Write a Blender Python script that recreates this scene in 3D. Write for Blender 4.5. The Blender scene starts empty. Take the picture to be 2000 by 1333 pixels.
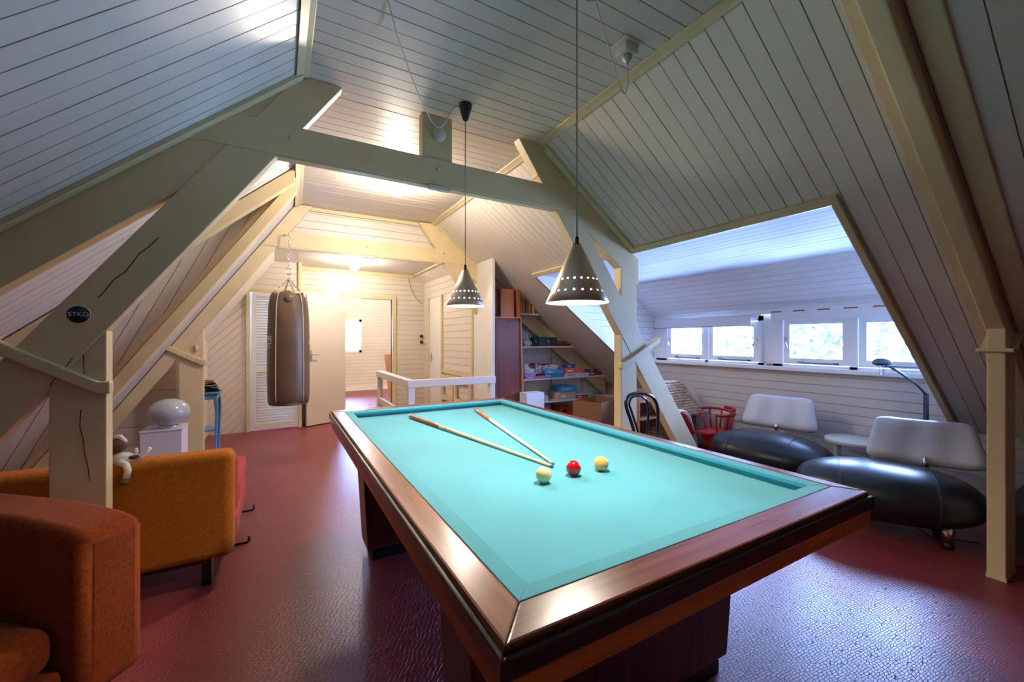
import bpy, bmesh, math, random
from mathutils import Vector, Matrix, noise as mnoise
random.seed(7)
S = bpy.context.scene
COL = S.collection
PI = math.pi
# ------------------------------------------------------------------ camera
F_PX, CX, CY, CAM_H = 798.4, 1000.0, 664.0, 1.33      # measured on the 2000x1333 frame
YAW = math.radians(29.75)
FW = Vector((math.sin(YAW), math.cos(YAW), 0)); RT = Vector((math.cos(YAW), -math.sin(YAW), 0))
cam_d = bpy.data.cameras.new('camera'); cam = bpy.data.objects.new('camera', cam_d); COL.objects.link(cam)
cam.location = (0, 0, CAM_H); cam.rotation_euler = (PI/2, 0, -YAW)
cam_d.sensor_width = 36; cam_d.lens = F_PX/2000*36; cam_d.shift_y = -(666.5-CY)/2000; cam_d.clip_start = .02
S.camera = cam
# ------------------------------------------------------------------ world, exposure
S.view_settings.view_transform = 'Standard'; S.view_settings.look = 'None'
S.view_settings.gamma = 1; S.view_settings.use_curve_mapping = False
S.view_settings.exposure = 0.0
W = bpy.data.worlds.new('sky'); S.world = W; W.use_nodes = True
_bg = W.node_tree.nodes['Background']
_bg.inputs[0].default_value = (.30, .49, 1.0, 1); _bg.inputs[1].default_value = 152.0
GLOBE_E = 345.0; BULB_E = 950.0
S.cycles.diffuse_bounces = 7; S.cycles.max_bounces = 16; S.cycles.transparent_max_bounces = 16
S.cycles.sample_clamp_indirect = 12
def portal(x, y, z, w, h, rot):           # sky portals: they only guide the sampling of daylight through the openings
    l = bpy.data.lights.new('sky_portal', 'AREA'); l.shape = 'RECTANGLE'; l.size = w; l.size_y = h; l.cycles.is_portal = True
    o = bpy.data.objects.new('sky_portal', l); COL.objects.link(o); o.location = (x, y, z); o.rotation_euler = rot
portal(4.83, 2.58, 1.32, 3.0, .56, (PI/2, 0, PI/2))
portal(1.475, 11.39, 1.43, .85, .86, (PI/2, 0, 0))
# ------------------------------------------------------------------ helpers
def ray(x, y): return FW + RT*((x-CX)/F_PX) - Vector((0, 0, (y-CY)/F_PX))
EYE = Vector((0, 0, CAM_H))
def aty(x, y, Y): r = ray(x, y); return EYE + r*(Y/r.y)
def atx(x, y, X): r = ray(x, y); return EYE + r*(X/r.x)
def atz(x, y, Z): r = ray(x, y); return EYE + r*((Z-CAM_H)/r.z)

def tag(o, label=None, cat=None, group=None, kind=None):
    if label: o['label'] = label
    if cat: o['category'] = cat
    if group: o['group'] = group
    if kind: o['kind'] = kind
    return o
def thing(name, loc, label, cat, rz=0, group=None):
    o = bpy.data.objects.new(name, None); COL.objects.link(o)
    o.empty_display_size = .05
    o.location = loc; o.rotation_euler = (0, 0, rz)
    o['_m'] = 0
    del o['_m']
    return tag(o, label, cat, group)
def wm(o):
    m = Matrix.Translation(o.location) @ o.rotation_euler.to_matrix().to_4x4()
    if o.parent: m = wm(o.parent) @ m
    return m
class MB:
    def __init__(s): s.v = []; s.f = []; s.sm = []
    def add(s, vs, fs, smooth=False):
        n = len(s.v); s.v += [Vector(p) for p in vs]
        for f in fs: s.f.append([i+n for i in f]); s.sm.append(smooth)
        return s
    def box(s, x0, x1, y0, y1, z0, z1, m=None):
        vs = [Vector(p) for p in ((x0,y0,z0),(x1,y0,z0),(x1,y1,z0),(x0,y1,z0),(x0,y0,z1),(x1,y0,z1),(x1,y1,z1),(x0,y1,z1))]
        if m: vs = [m @ p for p in vs]
        return s.add(vs, [(0,3,2,1),(4,5,6,7),(0,1,5,4),(1,2,6,5),(2,3,7,6),(3,0,4,7)])
    def prism(s, poly, d):                       # poly: list of 3D points (planar), d: extrusion vector
        n = len(poly); a = [Vector(p) for p in poly]; b = [p+Vector(d) for p in a]
        nn = Vector((0,0,0))
        for i in range(n): nn += a[i].cross(a[(i+1) % n])
        if nn.dot(Vector(d)) > 0: a.reverse(); b.reverse()
        return s.add(a+b, [tuple(range(n)), tuple(range(2*n-1, n-1, -1))] + [((i+1) % n, i, n+i, n+(i+1) % n) for i in range(n)])
    def tube(s, pts, r, seg=8, cap=True, closed=False):
        pts = [Vector(p) for p in pts]; n = len(pts); rs = r if isinstance(r, (list, tuple)) else [r]*n
        vs = []; up = None
        for i in range(n):
            if closed: t = pts[(i+1) % n]-pts[i-1]
            else: t = pts[min(i+1, n-1)]-pts[max(i-1, 0)]
            t = t.normalized() if t.length > 1e-9 else Vector((0,0,1))
            if up is None:
                up = Vector((0,0,1)) if abs(t.z) < .9 else Vector((1,0,0))
            u = (up - t*up.dot(t)).normalized(); w = t.cross(u); up = u
            for k in range(seg):
                a = 2*PI*k/seg; vs.append(pts[i] + (u*math.cos(a)+w*math.sin(a))*rs[i])
        fs = []
        for i in range(n if closed else n-1):
            j = (i+1) % n
            for k in range(seg):
                k2 = (k+1) % seg; fs.append((i*seg+k, i*seg+k2, j*seg+k2, j*seg+k))
        if cap and not closed: fs += [tuple(range(seg-1, -1, -1)), tuple((n-1)*seg+k for k in range(seg))]
        return s.add(vs, fs, True)
    def lathe(s, prof, c=(0,0,0), seg=24, m=None, cap=True, sc=(1,1)):   # prof: [(r,z)]
        c = Vector(c); vs = []
        for r, z in prof:
            for k in range(seg):
                a = 2*PI*k/seg; vs.append(Vector((r*sc[0]*math.cos(a), r*sc[1]*math.sin(a), z)))
        fs = []
        for i in range(len(prof)-1):
            for k in range(seg):
                k2 = (k+1) % seg; fs.append((i*seg+k, i*seg+k2, (i+1)*seg+k2, (i+1)*seg+k))
        if cap:
            if prof[0][0] > 1e-6: fs.append(tuple(range(seg-1, -1, -1)))
            if prof[-1][0] > 1e-6: fs.append(tuple((len(prof)-1)*seg+k for k in range(seg)))
        if m: vs = [m @ p for p in vs]
        vs = [p+c for p in vs]
        return s.add(vs, fs, True)
    def ball(s, c, rx, ry=None, rz=None, m=None, seg=24, rings=14):
        ry = ry or rx; rz = rz or rx
        prof = [(max(1e-7, math.sin(PI*i/rings)), -math.cos(PI*i/rings)) for i in range(rings+1)]
        mm = Matrix.Diagonal((rx, ry, rz, 1))
        if m: mm = m @ mm
        return s.lathe(prof, c, seg, mm, cap=False)
    def build(s, name, mat, parent=None, world=True, bevel=0, kind=None, sub=0, smooth=None):
        me = bpy.data.meshes.new(name)
        vs = s.v
        if parent is not None and world:
            iv = wm(parent).inverted(); vs = [iv @ p for p in vs]
        me.from_pydata([tuple(p) for p in vs], [], s.f)
        me.polygons.foreach_set('use_smooth', [bool(x) if smooth is None else smooth for x in s.sm])
        bm = bmesh.new(); bm.from_mesh(me)
        bmesh.ops.remove_doubles(bm, verts=bm.verts, dist=1e-6)
        bm.to_mesh(me); bm.free()
        me.materials.append(mat)
        o = bpy.data.objects.new(name, me); COL.objects.link(o)
        if parent is not None: o.parent = parent
        if bevel:
            b = o.modifiers.new('bevel', 'BEVEL'); b.width = bevel; b.limit_method = 'ANGLE'; b.segments = 2
            if bevel >= .019:
                b.segments = 7; b.harden_normals = True; me.polygons.foreach_set('use_smooth', [True]*len(me.polygons))
        if sub:
            b = o.modifiers.new('sub', 'SUBSURF'); b.levels = sub; b.render_levels = sub
        if kind: o['kind'] = kind
        return o
def boxo(name, mat, x0, x1, y0, y1, z0, z1, parent=None, bevel=0, kind=None):
    return MB().box(x0, x1, y0, y1, z0, z1).build(name, mat, parent, bevel=bevel, kind=kind)
def copy_tree(o, parent=None):
    c = o.copy(); COL.objects.link(c)
    if parent: c.parent = parent
    for ch in list(o.children): copy_tree(ch, c)
    return c
def rotz(a): return Matrix.Rotation(a, 4, 'Z')
def frame(c, xdir, ydir):
    x = Vector(xdir).normalized(); y = Vector(ydir).normalized(); z = x.cross(y)
    m = Matrix((x, y, z)).transposed().to_4x4(); m.translation = Vector(c); return m
def text(name, body, mat, parent, size, m, thick=.0006, align='CENTER', warp=None, xs=1.0):
    cu = bpy.data.curves.new(name, 'FONT'); cu.body = body; cu.size = size; cu.align_x = align; cu.align_y = 'CENTER'
    cu.extrude = thick
    t = bpy.data.objects.new(name, cu); COL.objects.link(t)
    bpy.context.view_layer.update()
    me = bpy.data.meshes.new_from_object(t.evaluated_get(bpy.context.evaluated_depsgraph_get()))
    bpy.data.objects.remove(t)
    iv = wm(parent).inverted() if parent is not None else Matrix()
    for v in me.vertices:
        p = v.co.copy(); p.x *= xs
        if warp: p = warp(p)
        v.co = iv @ (m @ p)
    me.materials.clear(); me.materials.append(mat)
    o = bpy.data.objects.new(name, me); COL.objects.link(o)
    if parent is not None: o.parent = parent
    return o
# ------------------------------------------------------------------ materials
def mat(name, col, rough=.5, metal=0, var=0, vscale=8, vstretch=(1,1,1), bump=0, bscale=60, bstretch=(1,1,1), col2=None, coat=0, emis=None, estr=0, spec=.5, sheen=0, ior=None, trans=0, coat_r=.1):
    m = bpy.data.materials.new(name); m.use_nodes = True; nt = m.node_tree; b = nt.nodes['Principled BSDF']
    b.inputs['Base Color'].default_value = (*col, 1); b.inputs['Roughness'].default_value = rough; b.inputs['Metallic'].default_value = metal
    b.inputs['Specular IOR Level'].default_value = spec
    b.inputs['Coat Weight'].default_value = coat; b.inputs['Coat Roughness'].default_value = coat_r
    b.inputs['Sheen Weight'].default_value = sheen
    b.inputs['Transmission Weight'].default_value = trans
    if ior: b.inputs['IOR'].default_value = ior
    if emis: b.inputs['Emission Color'].default_value = (*emis, 1); b.inputs['Emission Strength'].default_value = estr
    if var or bump:
        tc = nt.nodes.new('ShaderNodeNewGeometry')
    def nz(scale, stretch, detail=5):
        mp = nt.nodes.new('ShaderNodeMapping'); mp.inputs['Scale'].default_value = stretch
        nt.links.new(tc.outputs['Position'], mp.inputs['Vector'])
        n = nt.nodes.new('ShaderNodeTexNoise'); n.inputs['Scale'].default_value = scale; n.inputs['Detail'].default_value = detail
        nt.links.new(mp.outputs[0], n.inputs['Vector']); return n
    if var:
        n = nz(vscale, vstretch); r = nt.nodes.new('ShaderNodeValToRGB')
        c2 = col2 or tuple(c*(1-var) for c in col)
        r.color_ramp.elements[0].position = .35; r.color_ramp.elements[1].position = .65
        r.color_ramp.elements[0].color = (*c2, 1); r.color_ramp.elements[1].color = (*col, 1)
        nt.links.new(n.outputs[0], r.inputs[0]); nt.links.new(r.outputs[0], b.inputs['Base Color'])
    if bump:
        n = nz(bscale, bstretch); bp = nt.nodes.new('ShaderNodeBump'); bp.inputs['Strength'].default_value = bump; bp.inputs['Distance'].default_value = .004
        nt.links.new(n.outputs[0], bp.inputs['Height']); nt.links.new(bp.outputs[0], b.inputs['Normal'])
        if coat: nt.links.new(bp.outputs[0], b.inputs['Coat Normal'])
    return m
M = {}
M['board'] = mat('board_paint', (.68,.61,.53), .38, var=.05, vscale=2.5, bump=.12, bscale=26, bstretch=(1,1,1))
M['trim'] = mat('cream_trim_paint', (.64,.53,.31), .42, var=.06, vscale=5, bump=.12, bscale=30)
M['beam'] = mat('cream_beam_paint', (.70,.545,.31), .5, var=.08, vscale=4, bump=.25, bscale=18)
M['dorm'] = mat('dormer_brightened_paint', (.88,.88,.88), .65, var=.02)  # whitened: brightness missing on the lower ceiling and cheeks put into the colour
M['dormu'] = mat('dormer_dimmed_paint', (.56,.57,.60), .75, var=.03)  # same paint darkened, offsets the strong window light on the upper ceiling
M['white'] = mat('white_paint', (.74,.71,.67), .35, var=.03)
M['backing'] = mat('groove_paint', (.36,.32,.22), .7)
M['door'] = mat('door_paint', (.72,.64,.56), .4)
M['dark'] = mat('crack_dark', (.02,.015,.01), .9)
M['chrome'] = mat('chrome', (.8,.8,.8), .12, 1)
M['steel'] = mat('steel', (.55,.55,.56), .35, 1)
M['blackp'] = mat('black_plastic', (.012,.012,.013), .35)
M['leather'] = mat('black_leather', (.012,.013,.016), .33, bump=.06, bscale=160)
M['wleather'] = mat('white_leather', (.66,.66,.69), .42, bump=.15, bscale=30)
def wood(name, c1, c2, along, rough=.3, coat=.3, scale=6, bump=.08, fine=26):
    st = [fine, fine, fine]; st['xyz'.index(along)] = 1.2
    return mat(name, c1, rough, var=.5, vscale=scale/4, vstretch=tuple(st), col2=c2, coat=coat, bump=bump, bscale=scale/2, bstretch=tuple(st))
M['railx'] = wood('mahogany_x', (.19,.048,.016), (.095,.022,.008), 'x', .27, .10, 5)
M['raily'] = wood('mahogany_y', (.21,.055,.018), (.11,.027,.009), 'y', .27, .10, 5)
M['bandx'] = wood('ebonised_x', (.035,.02,.012), (.015,.008,.005), 'x', .3, .4, 5)
M['bandy'] = wood('ebonised_y', (.05,.022,.018), (.025,.012,.01), 'y', .3, .4, 5)
M['apronx'] = wood('lit_orange_mahogany_x', (.80,.20,.018), (.60,.12,.010), 'x', .35, .2, 5)  # apron wood lightened: light on the near face put into the colour
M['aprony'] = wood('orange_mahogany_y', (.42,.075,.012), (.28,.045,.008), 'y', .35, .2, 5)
M['ped'] = wood('pedestal_veneer', (.16,.030,.022), (.075,.016,.010), 'z', .35, .2, 5)
M['panelw'] = wood('panel_veneer', (.17,.055,.05), (.13,.04,.035), 'z', .25, .3, 5)
M['brownw'] = wood('brown_board', (.38,.14,.045), (.28,.095,.03), 'z', .4, .1, 4)
M['pine'] = wood('pine_toy_wood', (.42,.21,.12), (.32,.15,.08), 'z', .5, 0, 4)
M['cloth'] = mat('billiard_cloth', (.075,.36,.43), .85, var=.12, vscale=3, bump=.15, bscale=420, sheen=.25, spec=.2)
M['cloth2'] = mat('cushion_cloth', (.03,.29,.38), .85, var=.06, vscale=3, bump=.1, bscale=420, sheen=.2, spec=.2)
M['sofa'] = mat('orange_wool', (.46,.135,.012), .95, var=.25, vscale=90, bump=.5, bscale=160, sheen=.06, spec=.15)
M['arm'] = mat('rust_wool', (.27,.045,.007), .95, var=.3, vscale=90, bump=.5, bscale=160, sheen=.06, spec=.15)
M['pink'] = mat('bluelit_sofa_wool', (.38,.05,.05), .95, bump=.4, bscale=160, sheen=.05, spec=.15)  # sofa wool tinted rose: the blue daylight on it put into the colour
M['bag'] = mat('brown_hide', (.15,.092,.058), .38, var=.2, vscale=4, bump=.25, bscale=22)
M['bagend'] = mat('dark_hide', (.06,.022,.02), .5)
M['piping'] = mat('cream_piping', (.62,.52,.38), .6)
M['blue'] = mat('blue_paint', (.10,.24,.46), .35)
M['red'] = mat('red_paint', (.42,.008,.012), .3)
M['card'] = mat('cardboard', (.30,.135,.062), .75, var=.1, vscale=3)
M['cardin'] = mat('cardboard_inside', (.36,.20,.07), .8)
M['skirt'] = mat('radiator_enamel', (.60,.57,.50), .4)
M['gglass'] = mat('grey_milk_glass', (.42,.43,.44), .12, coat=.5)
M['plinth'] = mat('plinth_white', (.62,.58,.62), .5)
M['white_shelf'] = mat('shelf_white', (.62,.61,.58), .4)
M['rug'] = mat('trunk_black', (.02,.022,.024), .45, var=.4, vscale=9)
M['trunktop'] = mat('trunk_top', (.06,.018,.02), .4)
M['copper'] = mat('brushed_copper', (.78,.63,.48), .42, .9, var=.12, vscale=3, vstretch=(40,40,1))
M['shade_in'] = mat('shade_inside', (.85,.82,.76), .5)
M['cord'] = mat('beige_cord', (.42,.34,.25), .7)
M['cordw'] = mat('white_cord', (.6,.6,.58), .6)
def glass_mat():
    m = bpy.data.materials.new('window_glass'); m.use_nodes = True; nt = m.node_tree; nt.nodes.remove(nt.nodes['Principled BSDF'])
    t = nt.nodes.new('ShaderNodeBsdfTransparent'); g = nt.nodes.new('ShaderNodeBsdfGlossy'); g.inputs['Roughness'].default_value = .02
    f = nt.nodes.new('ShaderNodeFresnel'); f.inputs[0].default_value = 1.45; x = nt.nodes.new('ShaderNodeMixShader')
    nt.links.new(f.outputs[0], x.inputs[0]); nt.links.new(t.outputs[0], x.inputs[1]); nt.links.new(g.outputs[0], x.inputs[2])
    nt.links.new(x.outputs[0], nt.nodes['Material Output'].inputs[0]); return m
M['glass'] = glass_mat()
M['winwhite'] = mat('window_white', (.88,.88,.88), .35)
M['globe'] = mat('globe_on', (.9,.9,.85), .4, emis=(1,.89,.72), estr=GLOBE_E)
M['bulb'] = mat('bulb_on', (1,.9,.7), .4, emis=(1,.90,.76), estr=BULB_E)
M['plastic'] = mat('ivory_plastic', (.62,.58,.48), .4)
M['fur'] = mat('white_plush', (.75,.70,.64), .95, bump=.6, bscale=140)
M['furb'] = mat('brown_plush', (.12,.045,.025), .95, bump=.6, bscale=140)
M['text'] = mat('white_print', (.75,.75,.75), .6)
M['lampblue'] = mat('blue_grey_metal', (.10,.17,.24), .3, .6)
def flat(name, c, r=.45): return mat(name, c, r)
# red embossed floor
def floor_mat():
    m = bpy.data.materials.new('red_embossed_vinyl'); m.use_nodes = True; nt = m.node_tree; b = nt.nodes['Principled BSDF']
    g = nt.nodes.new('ShaderNodeNewGeometry'); mp = nt.nodes.new('ShaderNodeMapping'); mp.inputs['Scale'].default_value = (1, 2.3, 1)
    mp.inputs['Rotation'].default_value = (0, 0, .25)
    nt.links.new(g.outputs['Position'], mp.inputs['Vector'])
    nz = nt.nodes.new('ShaderNodeTexNoise'); nz.inputs['Scale'].default_value = 7; nt.links.new(mp.outputs[0], nz.inputs['Vector'])
    mx = nt.nodes.new('ShaderNodeVectorMath'); mx.operation = 'MULTIPLY_ADD'; mx.inputs[1].default_value = (.06,.06,0)
    nt.links.new(nz.outputs['Color'], mx.inputs[0]); nt.links.new(mp.outputs[0], mx.inputs[2])
    vo = nt.nodes.new('ShaderNodeTexVoronoi'); vo.feature = 'DISTANCE_TO_EDGE'; vo.inputs['Scale'].default_value = 44; vo.inputs['Randomness'].default_value = .45
    nt.links.new(mx.outputs[0], vo.inputs['Vector'])
    rr = nt.nodes.new('ShaderNodeMapRange'); rr.inputs['From Max'].default_value = .09; nt.links.new(vo.outputs['Distance'], rr.inputs['Value'])
    bp = nt.nodes.new('ShaderNodeBump'); bp.inputs['Strength'].default_value = .75; bp.inputs['Distance'].default_value = .002
    nt.links.new(rr.outputs[0], bp.inputs['Height']); nt.links.new(bp.outputs[0], b.inputs['Normal'])
    n2 = nt.nodes.new('ShaderNodeTexNoise'); n2.inputs['Scale'].default_value = 1.6; n2.inputs['Detail'].default_value = 6; nt.links.new(g.outputs['Position'], n2.inputs['Vector'])
    cr = nt.nodes.new('ShaderNodeValToRGB'); cr.color_ramp.elements[0].color = (.19,.021,.026,1); cr.color_ramp.elements[1].color = (.25,.030,.033,1)
    nt.links.new(n2.outputs[0], cr.inputs[0]); mg = nt.nodes.new('ShaderNodeMix'); mg.data_type = 'RGBA'; mg.blend_type = 'MULTIPLY'; mg.inputs[0].default_value = 1
    gr = nt.nodes.new('ShaderNodeMapRange'); gr.inputs['To Min'].default_value = .62; nt.links.new(rr.outputs[0], gr.inputs['Value'])
    nt.links.new(cr.outputs[0], mg.inputs[6]); nt.links.new(gr.outputs[0], mg.inputs[7]); nt.links.new(mg.outputs[2], b.inputs['Base Color'])
    rg = nt.nodes.new('ShaderNodeMapRange'); rg.inputs['To Min'].default_value = .30; rg.inputs['To Max'].default_value = .44
    nt.links.new(n2.outputs[0], rg.inputs['Value']); nt.links.new(rg.outputs[0], b.inputs['Roughness'])
    b.inputs['Specular IOR Level'].default_value = .6
    return m
M['floor'] = floor_mat()

# ------------------------------------------------------------------ room constants
CZ = 2.807; XR = 1.70; TR = .7325; XL = .12; TL = .88; XS = .165; TS = 1.45
XW = 4.71; YD0, YD1 = 1.085, 4.10; XH = 2.66; ZH = CZ-TR*(XH-XR)
YB = -3.0; YT = 5.0; BW = .0885
def zr(X): return CZ-TR*(X-XR)
def zl(X): return CZ-TL*(XL-X)
def zs(X): return CZ-TS*(XS-X)
BT = .011
_bn = {}
def clip(poly, a, b, c):                  # keep a*u+b*v<=c
    out = []
    for i in range(len(poly)):
        p, q = poly[i], poly[(i+1) % len(poly)]
        dp, dq = a*p[0]+b*p[1]-c, a*q[0]+b*q[1]-c
        if dp <= 0: out.append(p)
        if dp*dq < 0:
            t = dp/(dp-dq); out.append((p[0]+(q[0]-p[0])*t, p[1]+(q[1]-p[1])*t))
    return out
def area(p): return abs(sum(p[i][0]*p[(i+1) % len(p)][1]-p[(i+1) % len(p)][0]*p[i][1] for i in range(len(p))))/2
def boards(parent, o, u, v, polys, mt, w=BW, off=0.0, gap=.0045, joined=False, name='board', t=BT):
    """boards run along u, are laid out side by side along v; polys are convex, in (u,v); the room side is -n side of o"""
    o = Vector(o); u = Vector(u).normalized(); v = Vector(v).normalized(); n = u.cross(v)
    vmin = min(p[1] for q in polys for p in q); vmax = max(p[1] for q in polys for p in q)
    k = math.floor((vmin-off)/w); J = MB() if joined else None
    while off+k*w < vmax:
        a, b = off+k*w+gap/2, off+(k+1)*w-gap/2; k += 1
        tt = t+random.uniform(-.0008, .0008)
        for q in polys:
            p = clip(clip(list(q), 0, -1, -a), 0, 1, b)
            if len(p) < 3 or area(p) < .0008: continue
            p2 = []
            for x in p:
                if not p2 or (abs(x[0]-p2[-1][0])+abs(x[1]-p2[-1][1])) > 1e-5: p2.append(x)
            if len(p2) < 3: continue
            mb = J if joined else MB()
            mb.prism([o+u*x[0]+v*x[1] for x in p2], n*tt)
            if not joined: mb.build(name, mt, parent)
    if joined: J.build(name+'s', mt, parent, kind='stuff')
def struct(name, mb, m=None, parent=None, bevel=0): return mb.build(name, m or M['backing'], parent, kind='structure' if parent is None else None, bevel=bevel)
# ------------------------------------------------------------------ floor
struct('floor', MB().box(-3.2, 5.0, YB-.1, 11.6, -.12, 0), M['floor'])
# ------------------------------------------------------------------ flat ceiling, boards across the room
c = struct('ceiling', MB().box(XL-.1, XR+.06, YB, 5.15, CZ+BT, CZ+.1))
boards(c, (0,0,CZ+BT), (1,0,0), (0,-1,0), [[(XL,-5.08),(XR,-5.08),(XR,-YB),(XL,-YB)]], M['board'], off=-1.179)
# right slope with the dormer opening
nR = Vector((-TR,0,-1)).normalized()      # towards the room
dR = Vector((1,0,-TR)).normalized(); KR = math.hypot(1, TR)
bR = MB()
def slab(mb, X0, X1, Y0, Y1, f, n, back0=BT, back1=.1):
    mb.prism([Vector((X0,Y0,f(X0)))-n*back0, Vector((X1,Y0,f(X1)))-n*back0, Vector((X1,Y1,f(X1)))-n*back0, Vector((X0,Y1,f(X0)))-n*back0], -n*(back1-back0))
for r_ in ((XR-.05, XW+.05, YB, YD0), (XR-.05, XH, YD0, YD1), (XR-.05, XW+.05, YD1, 5.2), (XR-.05, 2.40, 5.2, 7.35)): slab(bR, *r_, zr, nR)
c = struct('wall_right_slope', bR)
def ru(X): return (X-XR)*KR
boards(c, Vector((XR,0,CZ))-nR*BT, dR, (0,-1,0) if dR.cross(Vector((0,-1,0))).dot(nR) > 0 else (0,1,0),
       [[(0,a),(ru(x),a),(ru(x),b),(0,b)] for x, a, b in ((XW,-YD0,-YB),(XH,-YD1,-YD0),(XW,-5.1,-YD1),(2.34,-7.3,-5.1))]
       if dR.cross(Vector((0,-1,0))).dot(nR) > 0 else
       [[(0,a),(ru(x),a),(ru(x),b),(0,b)] for x, a, b in ((XW,YB,YD0),(XH,YD0,YD1),(XW,YD1,5.1),(2.34,5.1,7.3))],
       M['board'], off=(-.771 if dR.cross(Vector((0,-1,0))).dot(nR) > 0 else .771))
# left slope, gentle part up to YD1 and steep part beyond
def left_slope(name, X0, T, Xe, Y0, Y1, off, f):
    n = Vector((T,0,-1)).normalized(); d = Vector((-1,0,-T)).normalized(); K = math.hypot(1, T)
    mb = MB(); slab(mb, X0+.05, Xe-.05, Y0, Y1, f, n); c = struct(name, mb)
    L = (X0-Xe)*K; s = 1 if d.cross(Vector((0,1,0))).dot(n) > 0 else -1
    a, b = sorted((s*Y0, s*Y1))
    boards(c, Vector((X0,0,CZ))-n*BT, d, (0,s,0), [[(0,a),(L,a),(L,b),(0,b)]], M['board'], off=s*off)
left_slope('wall_left_slope', XL, TL, -2.75, YB, YD1, .77, zl)
left_slope('wall_left_steep_slope', XS, TS, -1.77, YD1+.06, 7.1, .80, zs)
# cheek between the two left slopes: a vertical triangle with steep diagonal boards
def xz(pts, Y): return [Vector((x, Y, z)) for x, z in pts]
ck = [(XL+.05, CZ), (-2.75, zl(-2.75)), (-2.75, 0), (-1.78, 0)]
c = struct('wall_left_cheek', MB().prism(xz(ck, YD1+BT), (0,.05,0)))
a65 = math.radians(65.5); uu = Vector((math.cos(a65),0,math.sin(a65))); vv = Vector((math.sin(a65),0,-math.cos(a65)))
def inuv(pts, o, u, v): return [((p-o).dot(u), (p-o).dot(v)) for p in pts]
def nface(u, v, want):
    v = Vector(v)
    return v if Vector(u).cross(Vector(v)).dot(Vector(want)) > 0 else -Vector(v)
v_ = nface(uu, vv, (0,-1,0)); oo = Vector((-1.10, YD1+BT, 1.2))
boards(c, oo, uu, v_, [inuv(xz([(XL,zl(XL)-.0),(-2.7,zl(-2.7)),(-2.7,.0),(-1.74,.0)], YD1+BT), oo, uu, v_)], M['board'], w=.080)
def wall(name, o, u, v, want, polys3, thick, w=BW, off=0, joined=False, mt=None, bk=None, run=None):
    """a boarded wall. polys3: convex 3D polygons of its visible face; boards along u"""
    want = Vector(want); mb = MB(); u = Vector(u).normalized(); v = Vector(v).normalized()
    for p in polys3: mb.prism([Vector(q)-want*BT for q in p], -want*thick)
    c = struct(name, mb, bk)
    v = nface(u, v, want); o = Vector(o)-want*BT
    boards(c, o, u, v, [inuv([Vector(q)-want*BT for q in p], o, Vector(u).normalized(), v.normalized()) for p in polys3], mt or M['board'], w=w, off=off, joined=joined)
    return c
def rx(X, y0, y1, z0, z1): return [(X,y0,z0),(X,y1,z0),(X,y1,z1),(X,y0,z1)]
def ry(Y, x0, x1, z0, z1): return [(x0,Y,z0),(x1,Y,z0),(x1,Y,z1),(x0,Y,z1)]
# right knee wall under slope and windows
wall('wall_right', (XW,0,.876), (0,1,0), (0,0,1), (-1,0,0), [rx(XW,YB,YD0,0,zr(XW)), rx(XW,YD0,YD1,0,1.0), rx(XW,YD1,5.12,0,zr(XW))], .08, w=.0866)
wall('wall_left', (-2.7,0,0), (0,1,0), (0,0,1), (1,0,0), [rx(-2.7,YB,YD1,0,zl(-2.7))], .08)
# gable wall behind the camera
wall('wall_front', (0,YB,0), (1,0,0), (0,0,1), (0,1,0), [[(-2.7,YB,0),(XW,YB,0),(XW,YB,zr(XW)),(XR,YB,CZ),(XL,YB,CZ),(-2.7,YB,zl(-2.7))]], .08, joined=True)
# dormer: two ceiling planes and two cheeks
XM, ZM = 4.06, 2.050; ZWH = 1.655
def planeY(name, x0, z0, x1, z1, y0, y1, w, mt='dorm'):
    d = Vector((x1-x0,0,z1-z0)); L = d.length; d.normalize(); n = Vector((d.z,0,-d.x))
    if n.z > 0: n = -n
    P = [(x0,y0,z0),(x0,y1,z0),(x1,y1,z1),(x1,y0,z1)]
    return wall(name, (x0,0,z0), (0,1,0), d, n, [P], .05, w=w, mt=M[mt])
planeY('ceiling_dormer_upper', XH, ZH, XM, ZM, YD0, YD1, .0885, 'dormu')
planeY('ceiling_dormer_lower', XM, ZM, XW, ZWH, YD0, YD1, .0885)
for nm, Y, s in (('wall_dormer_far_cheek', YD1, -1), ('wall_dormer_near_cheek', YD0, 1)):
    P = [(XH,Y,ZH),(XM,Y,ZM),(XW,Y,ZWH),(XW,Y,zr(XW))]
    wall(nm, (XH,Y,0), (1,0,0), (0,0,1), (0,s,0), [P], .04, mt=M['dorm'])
sh = [(XH-.02,ZH+.06),(XM,ZM+.07),(XW+.10,ZWH+.05),(XW+.10,ZWH+.10),(XM,ZM+.12),(XH-.02,ZH+.12)]
struct('ceiling_dormer_light_seal', MB().prism([(x,YD0-.10,z) for x, z in sh[:2]+sh[4:]], (0,YD1-YD0+.2,0)).prism([(x,YD0-.10,z) for x, z in sh[1:5]], (0,YD1-YD0+.2,0)))  # added cover outside the dormer roof, blocks sky light leaking at the joints
for nm, Y_ in (('wall_dormer_far_light_seal', YD1+.045), ('wall_dormer_near_light_seal', YD0-.085)):  # added plates outside the cheeks, unseen, stopping light leaks
    struct(nm, MB().prism([(x,Y_,z) for x, z in ((XH-.10,zr(XH-.10)+.04),(XW+.10,zr(XW+.10)+.04),(XW+.10,ZWH+.10),(XM,ZM+.12),(XH-.1,ZH+.16))], (0,.04,0)))
struct('wall_right_light_seal', MB().box(XW+.085, XW+.12, YB-.1, YD0+.02, 0, .80).box(XW+.085, XW+.12, YD1-.02, 5.3, 0, .80).box(XW+.085, XW+.12, YD0, YD1, 0, 1.02))  # added boxes behind the knee wall, unseen, to keep stray daylight out
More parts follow.
